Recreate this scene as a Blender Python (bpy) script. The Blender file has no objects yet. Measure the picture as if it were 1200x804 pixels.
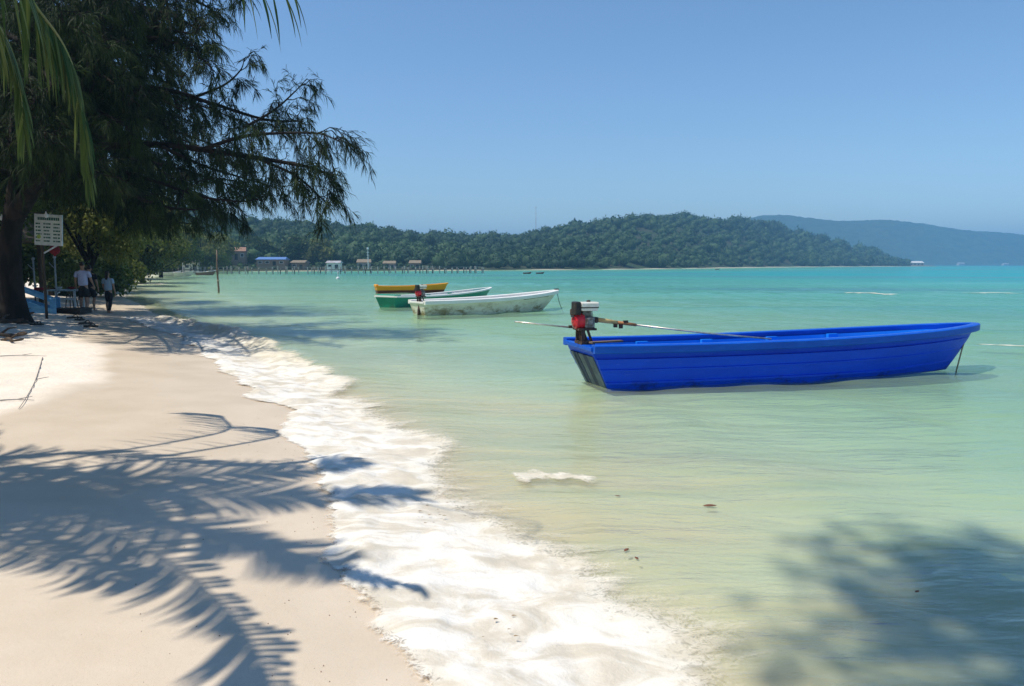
import bpy, bmesh, math, random
import numpy as np
from mathutils import Vector, Matrix

random.seed(7)
RNG = np.random.default_rng(11)
SC = bpy.context.scene
COL = SC.collection
R = math.radians

# ------------------------------------------------------------------ camera
CAM_Z = 1.85
FPX = 900.0
PITCH = math.atan(92.0 / FPX)
cam_d = bpy.data.cameras.new('camera')
cam_d.sensor_width = 36.0
cam_d.lens = 36.0 * FPX / 1200.0
cam_d.clip_start = 0.05
cam_d.clip_end = 30000.0
cam = bpy.data.objects.new('camera', cam_d)
COL.objects.link(cam)
cam.location = (0, 0, CAM_Z)
cam.rotation_euler = (math.pi / 2 - PITCH, 0, 0)
SC.camera = cam

# ------------------------------------------------------------------ sky and sun
SUN_EL = 64.0
SUN_AZ = 12.0          # degrees the sun stands behind the pure left direction
world = bpy.data.worlds.new('World')
SC.world = world
world.use_nodes = True
wn = world.node_tree.nodes
wl = world.node_tree.links
wn.clear()
sky = wn.new('ShaderNodeTexSky')
sky.sky_type = 'NISHITA'
sky.sun_disc = False
sky.sun_elevation = R(SUN_EL)
sky.sun_rotation = math.atan2(-math.cos(R(SUN_AZ)), -math.sin(R(SUN_AZ)))
sky.altitude = 0
sky.air_density = 1.0
sky.dust_density = 0.0
sky.ozone_density = 5.0
bg = wn.new('ShaderNodeBackground')
bg.inputs['Strength'].default_value = 0.147
hs = wn.new('ShaderNodeHueSaturation')
hs.inputs['Saturation'].default_value = 1.05
wo = wn.new('ShaderNodeOutputWorld')
wl.new(sky.outputs[0], hs.inputs['Color'])
wl.new(hs.outputs[0], bg.inputs['Color'])
wl.new(bg.outputs[0], wo.inputs['Surface'])
sun_d = bpy.data.lights.new('sun', 'SUN')
sun_d.energy = 5.0
sun_d.angle = R(0.53)
sun_d.color = (1.0, 0.95, 0.86)
sun = bpy.data.objects.new('sun', sun_d)
COL.objects.link(sun)
TO_SUN = Vector((-math.cos(R(SUN_EL)) * math.cos(R(SUN_AZ)), -math.cos(R(SUN_EL)) * math.sin(R(SUN_AZ)), math.sin(R(SUN_EL))))
sun.rotation_euler = TO_SUN.to_track_quat('Z', 'Y').to_euler()
sun.location = (-20, -10, 40)

SC.view_settings.view_transform = 'Standard'
SC.view_settings.look = 'None'
SC.view_settings.exposure = 0.0
SC.view_settings.gamma = 1.0
SC.view_settings.use_curve_mapping = False
SC.render.engine = 'CYCLES'
SC.cycles.use_denoising = True
SC.cycles.max_bounces = 8
SC.cycles.transparent_max_bounces = 16
SC.cycles.volume_bounces = 1
SC.cycles.sample_clamp_indirect = 6.0


# ------------------------------------------------------------------ helpers
def ray(u, v):
    """direction (per metre of Y) of pixel u, v of the 1200 x 804 picture"""
    a, b = (u - 600.0) / FPX, (402.0 - v) / FPX
    c, s = math.cos(PITCH), math.sin(PITCH)
    y = c + b * s
    return a / y, (b * c - s) / y


def at(u, v, Y):
    a, b = ray(u, v)
    return Vector((a * Y, Y, CAM_Z + b * Y))


def from_shadow(u, v, z, g=0.2):
    """the point at height z whose shadow falls on the sand at this pixel"""
    p = on(u, v, g)
    return p + TO_SUN * ((z - g) / TO_SUN.z)


def on(u, v, z=0.0):
    a, b = ray(u, v)
    Y = (z - CAM_Z) / b
    return Vector((a * Y, Y, z))


def hash2(ix, iy, seed=0):
    h = (ix.astype(np.int64) * 374761393 + iy.astype(np.int64) * 668265263 + seed * 2147483647 + 1013904223) & 0xFFFFFFFF
    h = ((h ^ (h >> 13)) * 1274126177) & 0xFFFFFFFF
    h = (h ^ (h >> 16)) & 0xFFFFFF
    return h / float(0xFFFFFF)


def vnoise(x, y, seed=0):
    x = np.asarray(x, float); y = np.asarray(y, float)
    ix, iy = np.floor(x), np.floor(y)
    fx, fy = x - ix, y - iy
    fx = fx * fx * (3 - 2 * fx); fy = fy * fy * (3 - 2 * fy)
    a = hash2(ix, iy, seed); b = hash2(ix + 1, iy, seed)
    c = hash2(ix, iy + 1, seed); d = hash2(ix + 1, iy + 1, seed)
    return (a + (b - a) * fx) * (1 - fy) + (c + (d - c) * fx) * fy - 0.5


def fbm(x, y, oct=4, seed=0):
    s = 0; a = 1.0
    for k in range(oct):
        s = s + a * vnoise(x * 2 ** k + 17.3 * k, y * 2 ** k - 9.1 * k, seed + k)
        a *= 0.5
    return s


def sstep(a, b, x):
    t = np.clip((np.asarray(x, float) - a) / (b - a), 0, 1)
    return t * t * (3 - 2 * t)


def lerp_pts(pts, n):
    """resample a polyline to n points by Catmull-Rom"""
    P = [Vector(p) for p in pts]
    out = []
    m = len(P) - 1
    for i in range(n):
        t = i / (n - 1) * m
        k = min(int(t), m - 1); f = t - k
        p0 = P[max(k - 1, 0)]; p1 = P[k]; p2 = P[k + 1]; p3 = P[min(k + 2, m)]
        out.append(0.5 * ((2 * p1) + (p2 - p0) * f + (2 * p0 - 5 * p1 + 4 * p2 - p3) * f * f + (3 * p1 - p0 - 3 * p2 + p3) * f ** 3))
    return out


class MB:
    """collects shapes; build() links them as ONE mesh object"""
    def __init__(self):
        self.v = []; self.f = []

    def add(self, vs, fs):
        o = len(self.v)
        self.v.extend([tuple(p) for p in vs])
        self.f.extend([tuple(i + o for i in f) for f in fs])
        return self

    def box(self, c, size, rot=None, taper=1.0):
        sx, sy, sz = size[0] / 2, size[1] / 2, size[2] / 2
        vs = []
        for z in (-1, 1):
            k = taper if z > 0 else 1.0
            for x, y in ((-1, -1), (1, -1), (1, 1), (-1, 1)):
                p = Vector((x * sx * k, y * sy * k, z * sz))
                if rot is not None: p = rot @ p
                vs.append(p + Vector(c))
        return self.add(vs, [(3, 2, 1, 0), (4, 5, 6, 7), (0, 1, 5, 4), (1, 2, 6, 5), (2, 3, 7, 6), (3, 0, 4, 7)])

    def bar(self, a, b, w, h):
        a, b = Vector(a), Vector(b)
        d = b - a
        q = d.to_track_quat('X', 'Z').to_matrix()
        return self.box((a + b) / 2, (d.length, w, h), q)

    def tube(self, pts, rad, seg=8, cap=True):
        pts = [Vector(p) for p in pts]
        n = len(pts)
        if not hasattr(rad, '__len__'): rad = [rad] * n
        vs, fs = [], []
        up = None
        for i, p in enumerate(pts):
            d = (pts[min(i + 1, n - 1)] - pts[max(i - 1, 0)]).normalized()
            if up is None:
                up = d.orthogonal().normalized()
            up = (up - d * up.dot(d))
            if up.length < 1e-5: up = d.orthogonal()
            up.normalize()
            s = d.cross(up)
            for k in range(seg):
                a = 2 * math.pi * k / seg
                vs.append(p + (up * math.cos(a) + s * math.sin(a)) * rad[i])
        for i in range(n - 1):
            for k in range(seg):
                k2 = (k + 1) % seg
                fs.append((i * seg + k, i * seg + k2, (i + 1) * seg + k2, (i + 1) * seg + k))
        if cap:
            fs.append(tuple(range(seg - 1, -1, -1)))
            fs.append(tuple((n - 1) * seg + k for k in range(seg)))
        return self.add(vs, fs)

    def lathe(self, c, prof, seg=16, axis='Z'):
        """prof: list of (radius, height)"""
        vs, fs = [], []
        for r, h in prof:
            for k in range(seg):
                a = 2 * math.pi * k / seg
                p = (r * math.cos(a), r * math.sin(a), h)
                if axis == 'X': p = (p[2], p[0], p[1])
                if axis == 'Y': p = (p[1], p[2], p[0])
                vs.append(Vector(p) + Vector(c))
        m = len(prof)
        for i in range(m - 1):
            for k in range(seg):
                k2 = (k + 1) % seg
                fs.append((i * seg + k, i * seg + k2, (i + 1) * seg + k2, (i + 1) * seg + k))
        fs.append(tuple(range(seg - 1, -1, -1)))
        fs.append(tuple((m - 1) * seg + k for k in range(seg)))
        return self.add(vs, fs)

    def build(self, name, m, parent=None, smooth=False, bevel=0.0):
        me = bpy.data.meshes.new(name)
        me.from_pydata(self.v, [], self.f)
        if smooth:
            me.polygons.foreach_set('use_smooth', [True] * len(me.polygons))
        me.materials.append(m)
        me.update()
        o = bpy.data.objects.new(name, me)
        COL.objects.link(o)
        if parent is not None: o.parent = parent
        if bevel:
            b = o.modifiers.new('bevel', 'BEVEL'); b.width = bevel; b.segments = 2; b.limit_method = 'ANGLE'
        return o


def np_mesh(name, V, F, m, parent=None, smooth=True, attrs=None):
    """fast mesh from arrays; F is (n, k) with k = 3 or 4"""
    V = np.asarray(V, np.float32); F = np.asarray(F, np.int32)
    me = bpy.data.meshes.new(name)
    me.vertices.add(len(V)); me.vertices.foreach_set('co', V.ravel())
    n, k = F.shape
    me.loops.add(n * k); me.loops.foreach_set('vertex_index', F.ravel())
    me.polygons.add(n)
    me.polygons.foreach_set('loop_start', np.arange(0, n * k, k, dtype=np.int32))
    me.polygons.foreach_set('loop_total', np.full(n, k, np.int32))
    if smooth: me.polygons.foreach_set('use_smooth', np.ones(n, bool))
    for an, av in (attrs or {}).items():
        a = me.attributes.new(an, 'FLOAT', 'POINT')
        a.data.foreach_set('value', np.asarray(av, np.float32).ravel())
    me.materials.append(m)
    me.update(calc_edges=True)
    me.validate()
    o = bpy.data.objects.new(name, me)
    COL.objects.link(o)
    if parent is not None: o.parent = parent
    return o


def grid_faces(nr, nc):
    i = np.arange(nr - 1)[:, None] * nc + np.arange(nc - 1)[None, :]
    i = i.ravel()
    return np.stack([i, i + 1, i + nc + 1, i + nc], 1)


def empty(name, loc=(0, 0, 0), rz=0.0, parent=None):
    o = bpy.data.objects.new(name, None)
    COL.objects.link(o)
    o.location = loc; o.rotation_euler = (0, 0, rz)
    o.empty_display_size = 0.1
    if parent is not None: o.parent = parent
    return o


def tag(o, label=None, cat=None, group=None, kind=None):
    if label: o['label'] = label
    if cat: o['category'] = cat
    if group: o['group'] = group
    if kind: o['kind'] = kind
    return o


# ------------------------------------------------------------------ materials
class NT:
    def __init__(self, m):
        m.use_nodes = True
        self.t = m.node_tree
        self.t.nodes.clear()

    def n(self, typ, **kw):
        nd = self.t.nodes.new('ShaderNode' + typ)
        ins = kw.pop('ins', {})
        for k, v in kw.items(): setattr(nd, k, v)
        for k, v in ins.items():
            if isinstance(v, tuple) and len(v) == 2 and hasattr(v[0], 'outputs'):
                self.t.links.new(v[0].outputs[v[1]], nd.inputs[k])
            elif hasattr(v, 'outputs'):
                self.t.links.new(v.outputs[0], nd.inputs[k])
            else:
                nd.inputs[k].default_value = v
        return nd

    def math(self, op, a, b=0.0, clamp=False):
        return self.n('Math', operation=op, use_clamp=clamp, ins={0: a, 1: b})

    def mapr(self, x, a, b, c=0.0, d=1.0):
        return self.n('MapRange', interpolation_type='SMOOTHSTEP', ins={0: x, 1: a, 2: b, 3: c, 4: d})

    def mix(self, f, a, b):
        nd = self.n('Mix', data_type='RGBA')
        for idx, v in ((0, f), (6, a), (7, b)):
            if hasattr(v, 'outputs'):
                out = v.outputs[2] if v.bl_idname == 'ShaderNodeMix' else v.outputs[0]
                self.t.links.new(out, nd.inputs[idx])
            else:
                nd.inputs[idx].default_value = v if idx == 0 else (*v, 1.0)
        return nd

    def col(self, nd, sock):
        self.t.links.new(nd.outputs[2] if nd.bl_idname == 'ShaderNodeMix' else nd.outputs[0], sock)

    def out(self, sh, vol=None):
        o = self.n('OutputMaterial')
        if sh is not None: self.t.links.new(sh.outputs[0], o.inputs['Surface'])
        if vol is not None: self.t.links.new(vol.outputs[0], o.inputs['Volume'])


MATS = {}


def mat(name, c1, c2=None, scale=6.0, rough=0.6, spec=0.3, bump=0.0, bscale=40.0, stretch=(1, 1, 1), lo=0.35, hi=0.65, metal=0.0, trans=0.0, coat=0.0):
    """Principled paint / wood / cloth with noise between two colours"""
    if name in MATS: return MATS[name]
    m = bpy.data.materials.new(name)
    t = NT(m)
    tc = t.n('TexCoord')
    mp = t.n('Mapping', ins={'Vector': (tc, 'Object'), 'Scale': stretch})
    p = t.n('BsdfPrincipled', ins={'Roughness': rough, 'Specular IOR Level': spec, 'Metallic': metal, 'Coat Weight': coat})
    if c2 is None: c2 = tuple(0.75 * x for x in c1)
    nz = t.n('TexNoise', ins={'Vector': mp, 'Scale': scale, 'Detail': 6.0, 'Roughness': 0.6})
    f = t.mapr(nz, lo, hi)
    t.col(t.mix(f, c1, c2), p.inputs['Base Color'])
    if bump:
        nb = t.n('TexNoise', ins={'Vector': mp, 'Scale': bscale, 'Detail': 5.0})
        b = t.n('Bump', ins={'Height': nb, 'Strength': bump, 'Distance': 0.02})
        t.t.links.new(b.outputs[0], p.inputs['Normal'])
    sh = p
    if trans:
        tr = t.n('BsdfTranslucent')
        t.col(t.mix(f, tuple(min(1, x * 1.6) for x in c1), tuple(min(1, x * 1.6) for x in c2)), tr.inputs['Color'])
        sh = t.n('MixShader', ins={0: trans})
        t.t.links.new(p.outputs[0], sh.inputs[1]); t.t.links.new(tr.outputs[0], sh.inputs[2])
    t.out(sh)
    MATS[name] = m
    return m


def leaf_mat(name, dark, light, trans=0.3, rough=0.6):
    """foliage: colour runs with the per-vertex attribute 'tint' (leaf to leaf variation)"""
    m = bpy.data.materials.new(name)
    t = NT(m)
    a = t.n('Attribute', attribute_name='tint')
    c = t.mix((a), dark, light)
    t.t.links.new(a.outputs['Fac'], c.inputs[0])
    p = t.n('BsdfPrincipled', ins={'Roughness': rough, 'Specular IOR Level': 0.25})
    t.col(c, p.inputs['Base Color'])
    tr = t.n('BsdfTranslucent')
    t.col(c, tr.inputs['Color'])
    sh = t.n('MixShader', ins={0: trans})
    t.t.links.new(p.outputs[0], sh.inputs[1]); t.t.links.new(tr.outputs[0], sh.inputs[2])
    t.out(sh)
    MATS[name] = m
    return m


# ------------------------------------------------------------------ shoreline and terrain height
EDGE = np.array([  # highest reach of the swash, from behind the camera round the bay to the far cape
    (3.0, -60), (2.2, -8), (0.9, -2), (0.35, 1), (-0.1, 2.2), (-0.5, 3.25), (-0.98, 4.4), (-1.33, 5.6), (-2.04, 7.4),
    (-2.9, 9.5), (-4.6, 12.5), (-7.7, 18), (-13, 26), (-23, 44), (-34, 65), (-50, 100), (-68, 140), (-80, 175),
    (-82, 205), (-60, 225), (-20, 245), (30, 290), (90, 380), (170, 520), (290, 680), (400, 800), (452, 880),
    (462, 930), (430, 1010), (200, 1300), (-2500, 1700)], float)


def shore_dist(x, y):
    """signed metres from the swash edge, positive out to sea"""
    x = np.asarray(x, float); y = np.asarray(y, float)
    best = np.full(x.shape, 1e18); sgn = np.ones(x.shape)
    for (ax, ay), (bx, by) in zip(EDGE[:-1], EDGE[1:]):
        dx, dy = bx - ax, by - ay
        t = np.clip(((x - ax) * dx + (y - ay) * dy) / (dx * dx + dy * dy), 0, 1)
        qx, qy = x - (ax + t * dx), y - (ay + t * dy)
        d2 = qx * qx + qy * qy
        cr = dx * qy - dy * qx      # > 0 left of travel = land
        up = d2 < best - 1e-9
        best = np.where(up, d2, best)
        sgn = np.where(up, np.where(cr > 0, -1.0, 1.0), sgn)
    return np.sqrt(best) * sgn


def height_from(d, x, y, deep=False):
    a = -d
    land = 0.05 + 0.075 * np.minimum(a, 2.6) + 0.045 * np.clip(a - 2.6, 0, 6) + 0.012 * np.clip(a - 8.6, 0, 40)
    s = d
    sea = 0.05 - 0.06 * np.minimum(s, 3.0) - 0.045 * np.clip(s - 3.0, 0, 6) - 0.02 * np.clip(s - 9, 0, 150) - 0.004 * np.clip(s - 159, 0, 1000)
    if not deep:      # what the eye sees at this low angle: the bed seems lifted by refraction
        sea = np.where(s > 1.0, -0.01 + (sea + 0.01) * 0.3, sea)
    h = np.where(d < 0, land, sea)
    k = sstep(0.2, 6, a)
    h = h + k * 0.05 * fbm(x * 0.7, y * 0.7, 3, 3) * (np.abs(y) < 120) + 0.012 * fbm(x * 1.6, y * 1.2, 3, 5) * (np.abs(y) < 60)
    return h


def height(x, y):
    x = np.asarray(x, float); y = np.asarray(y, float)
    return height_from(shore_dist(x, y), x, y)


def ground(x, y):
    return float(height(np.array([x]), np.array([y]))[0])


def graded(lo, hi, step, far_lo, far_hi, g=1.13):
    c = list(np.arange(lo, hi + 1e-6, step))
    s = step; p = hi; up = []
    while p < far_hi:
        s *= g; p += s; up.append(min(p, far_hi))
    s = step; p = lo; dn = []
    while p > far_lo:
        s *= g; p -= s; dn.append(max(p, far_lo))
    return np.array(dn[::-1] + c + up)


# ================================================================== THE SETTING
# ------------------------------------------------------------------ sand and sea bed: one sheet
def sand_material():
    m = bpy.data.materials.new('sand')
    t = NT(m)
    tc = t.n('TexCoord')
    wet = t.n('Attribute', attribute_name='wet')
    bed = t.n('Attribute', attribute_name='bed')
    n1 = t.n('TexNoise', ins={'Vector': (tc, 'Object'), 'Scale': 1.3, 'Detail': 6.0, 'Roughness': 0.6})
    n2 = t.n('TexNoise', ins={'Vector': (tc, 'Object'), 'Scale': 260.0, 'Detail': 2.0})
    dry = t.mix(t.mapr(n1, 0.3, 0.7), (0.84, 0.74, 0.62), (0.78, 0.68, 0.56))
    damp = t.mix(t.mapr(n1, 0.3, 0.7), (0.62, 0.505, 0.37), (0.69, 0.57, 0.43))
    c = t.mix(0.5, dry, damp)
    t.t.links.new(wet.outputs['Fac'], c.inputs[0])
    grain = t.mix(t.mapr(n2, 0.25, 0.5), (0.80, 0.78, 0.75), (1.04, 1.04, 1.04))
    g = t.n('Mix', data_type='RGBA', blend_type='MULTIPLY', ins={0: 1.0})
    t.t.links.new(c.outputs[2], g.inputs[6]); t.t.links.new(grain.outputs[2], g.inputs[7])
    # sea bed: pale sand with darker weed drifts further out
    mp = t.n('Mapping', ins={'Vector': (tc, 'Object'), 'Scale': (0.035, 0.11, 1.0)})
    n3 = t.n('TexNoise', ins={'Vector': mp, 'Scale': 1.0, 'Detail': 4.0})
    bc = t.mix(t.mapr(n3, 0.45, 0.62), (0.68, 0.66, 0.45), (0.52, 0.53, 0.38))
    fin = t.mix(0.5, g, bc)
    t.t.links.new(bed.outputs['Fac'], fin.inputs[0])
    lit = t.n('Attribute', attribute_name='litter')
    fin = t.mix(0.5, fin, (0.10, 0.085, 0.05))
    t.t.links.new(lit.outputs['Fac'], fin.inputs[0])
    rg = t.mapr((wet, 'Fac'), 0.0, 1.0, 0.95, 0.42)
    sp = t.mapr((wet, 'Fac'), 0.0, 1.0, 0.12, 0.30)
    p = t.n('BsdfPrincipled', ins={'Roughness': rg, 'Specular IOR Level': sp})
    t.col(fin, p.inputs['Base Color'])
    nb = t.n('TexNoise', ins={'Vector': (tc, 'Object'), 'Scale': 9.0, 'Detail': 8.0, 'Roughness': 0.65})
    bs = t.mapr((wet, 'Fac'), 0.0, 1.0, 0.55, 0.10)
    b = t.n('Bump', ins={'Height': nb, 'Strength': bs, 'Distance': 0.06})
    b2 = t.n('Bump', ins={'Height': n2, 'Strength': 0.25, 'Distance': 0.004, 'Normal': b})
    t.t.links.new(b2.outputs[0], p.inputs['Normal'])
    t.out(p)
    return m


gx = graded(-9.0, 9.0, 0.09, -4200, 4600, 1.12)
gy = graded(1.4, 14.0, 0.09, -300, 5200, 1.12)
GX, GY = np.meshgrid(gx, gy)
GD = shore_dist(GX, GY)
GZ = height_from(GD, GX, GY)
inl = -GD
# footprints and kicked-up dry sand further up the beach
dryk = sstep(-0.15, 0.45, inl - 1.75 - 1.7 * (1 - sstep(6, 11.5, GY)) + 0.8 * fbm(GX * 0.35, GY * 0.35, 3, 9) + 0.35 * fbm(GX * 1.3, GY * 1.3, 3, 19))
GZ = GZ + dryk * (GY < 45) * (0.045 * np.clip(fbm(GX * 2.1, GY * 2.1, 3, 21), -0.5, 0.3))
wet = 1 - dryk
litter = sstep(7.5, 10.5, inl + 1.5 * fbm(GX * 0.3, GY * 0.3, 3, 15)) * sstep(19, 27, GY) * (GY < 260)
litter = np.maximum(litter, sstep(-1, 3, inl) * (GY > 215))
bedk = sstep(0.6, 2.2, GD)
beach = np_mesh('beach', np.stack([GX, GY, GZ], -1).reshape(-1, 3), grid_faces(*GX.shape), sand_material(),
                attrs={'wet': wet, 'bed': bedk, 'litter': litter})
tag(beach, 'pale sand beach sloping down into the sea bed', kind='structure')


# ------------------------------------------------------------------ sea
def wave_height(x, y, d):
    near = sstep(0.5, 3.0, d) * (1 - sstep(60, 140, np.hypot(x, y)))
    ph = d + 0.8 * fbm(x * 0.22, y * 0.22, 3, 31) * 2
    sw = 0.018 * np.sin(2 * math.pi * ph / 3.1) + 0.012 * np.sin(2 * math.pi * (ph * 0.93 + 0.25 * x) / 1.9)
    sw2 = 0.03 * np.sin(2 * math.pi * (y * 0.97 + 0.12 * x + 2.5 * fbm(x * 0.05, y * 0.08, 2, 44)) / 7.5) * sstep(8, 22, d)
    ch = 0.016 * fbm(x * 0.9, y * 2.0, 3, 52) + 0.008 * fbm(x * 3.0, y * 5.0, 2, 57)
    z = near * (sw * (0.5 + 0.5 * sstep(1, 6, d)) + sw2 + ch)
    # a small wave rearing up just before it breaks, clearest further along the shore
    far = sstep(9, 17, y) * (1 - sstep(34, 60, y))
    amp = 0.03 + 0.10 * far
    c0 = 1.55 + 0.5 * fbm(y * 0.25, x * 0.1, 2, 61)
    q = d - c0
    prof = np.where(q < 0, np.exp(-(q / 0.28) ** 2), np.exp(-(q / 0.85) ** 2))
    z = z + amp * prof * (y > -5) * (y < 70)
    # low unbroken swells further out
    for cy, cx0, cx1, a, w in ((20.5, 7, 30, 0.09, 0.8), (46, -6, 60, 0.12, 1.6), (31, 3, 40, 0.08, 1.2), (72, -20, 90, 0.12, 2.2)):
        yy = y - cy - 0.06 * x - 1.5 * fbm(x * 0.08, y * 0.02, 2, 71)
        z = z + a * np.exp(-(yy / w) ** 2) * sstep(cx0 - 3, cx0 + 3, x) * (1 - sstep(cx1 - 8, cx1, x))
    return z


def sea_material():
    m = bpy.data.materials.new('sea_water')
    t = NT(m)
    tc = t.n('TexCoord')
    dep = t.n('Attribute', attribute_name='depth')
    D = (dep, 'Fac')
    sdn = t.n('Attribute', attribute_name='sediment')
    # light is taken out of the water with depth, red first
    cr = t.math('POWER', 2.718, t.math('MULTIPLY', D, -1.15))
    cg = t.math('POWER', 2.718, t.math('MULTIPLY', D, -0.42))
    cb = t.math('POWER', 2.718, t.math('MULTIPLY', D, -0.62))
    tint = t.n('CombineColor', ins={0: cr, 1: cg, 2: cb})
    tr = t.n('BsdfTransparent', ins={'Color': tint})
    # what the water itself scatters back, with blue-grey wave reflection bands painted in
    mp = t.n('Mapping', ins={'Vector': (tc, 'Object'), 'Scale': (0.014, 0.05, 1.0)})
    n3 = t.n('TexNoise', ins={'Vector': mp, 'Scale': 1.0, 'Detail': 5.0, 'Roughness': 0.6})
    c1 = t.mix(t.mapr(D, 0.15, 1.0), (0.38, 0.49, 0.30), (0.12, 0.42, 0.31))
    c2 = t.mix(t.mapr(D, 0.8, 2.6), c1, (0.018, 0.33, 0.335))
    c3 = t.mix(t.mapr(D, 2.7, 5.2), c2, (0.006, 0.21, 0.29))
    wave_bands = t.mix(t.math('MULTIPLY', t.mapr(n3, 0.47, 0.60, 0.0, 0.8), t.mapr(D, 0.5, 1.1)), c3, (0.08, 0.27, 0.30))
    c4 = t.mix(0.5, wave_bands, (0.62, 0.54, 0.32))
    t.t.links.new(sdn.outputs['Fac'], c4.inputs[0])
    df = t.n('BsdfDiffuse')
    t.col(c4, df.inputs['Color'])
    op = t.math('SUBTRACT', 1.0, t.math('POWER', 2.718, t.math('MULTIPLY', D, -1.0)))
    op2 = t.math('ADD', op, t.math('MULTIPLY', (sdn, 'Fac'), 0.45), clamp=True)
    body = t.n('MixShader', ins={0: op2})
    t.t.links.new(tr.outputs[0], body.inputs[1]); t.t.links.new(df.outputs[0], body.inputs[2])
    # ripples
    mpa = t.n('Mapping', ins={'Vector': (tc, 'Object'), 'Scale': (0.9, 2.4, 1.0), 'Rotation': (0, 0, 0.12)})
    na = t.n('TexNoise', ins={'Vector': mpa, 'Scale': 1.1, 'Detail': 7.0, 'Roughness': 0.55})
    mpb = t.n('Mapping', ins={'Vector': (tc, 'Object'), 'Scale': (0.10, 0.42, 1.0), 'Rotation': (0, 0, -0.05)})
    nb = t.n('TexNoise', ins={'Vector': mpb, 'Scale': 1.0, 'Detail': 4.0})
    b1 = t.n('Bump', ins={'Height': nb, 'Strength': 0.5, 'Distance': 0.5})
    b2 = t.n('Bump', ins={'Height': na, 'Strength': 0.55, 'Distance': 0.10, 'Normal': b1})
    mpc = t.n('Mapping', ins={'Vector': (tc, 'Object'), 'Scale': (2.2, 8.0, 1.0), 'Rotation': (0, 0, 0.10)})
    nc = t.n('TexNoise', ins={'Vector': mpc, 'Scale': 1.2, 'Detail': 4.0, 'Roughness': 0.5, 'Distortion': 0.5})
    b2 = t.n('Bump', ins={'Height': nc, 'Strength': 0.36, 'Distance': 0.045, 'Normal': b2})
    gl = t.n('BsdfGlossy', ins={'Color': (0.9, 0.95, 1, 1), 'Roughness': 0.06, 'Normal': b2})
    fr = t.n('Fresnel', ins={'IOR': 1.33, 'Normal': b2})
    ff = t.math('MINIMUM', t.math('MULTIPLY', fr, 0.80), 0.36)
    sh = t.n('MixShader', ins={0: ff})
    t.t.links.new(body.outputs[0], sh.inputs[1]); t.t.links.new(gl.outputs[0], sh.inputs[2])
    t.t.links.new(b2.outputs[0], df.inputs['Normal'])
    t.out(sh)
    return m


wx = graded(-14.0, 16.0, 0.10, -4200, 4600, 1.06)
wy = graded(1.2, 30.0, 0.075, -300, 5200, 1.05)
WX, WY = np.meshgrid(wx, wy)
WD = shore_dist(WX, WY)
WZ = wave_height(WX, WY, WD)
BED = height_from(WD, WX, WY, True)
wdep = np.clip(WZ - BED, 0.0, 8.0) + 1.2 * sstep(150, 900, np.hypot(WX, WY)) * sstep(20, 120, WD)
# sand stirred up by the surf hangs in the first metres of water
sed = (1 - sstep(0.8, 6.6, WD + 1.6 * fbm(WX * 0.45, WY * 0.9, 4, 77))) * (0.85 + 0.4 * fbm(WX * 0.8, WY * 3.5, 3, 81)) * (WY < 90) * (1 - 0.65 * sstep(9, 17, WY))
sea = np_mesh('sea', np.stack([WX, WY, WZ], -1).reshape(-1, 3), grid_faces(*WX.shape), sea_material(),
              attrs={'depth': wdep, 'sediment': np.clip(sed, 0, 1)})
tag(sea, 'clear turquoise sea, calm with low ripples', kind='structure')


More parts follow.
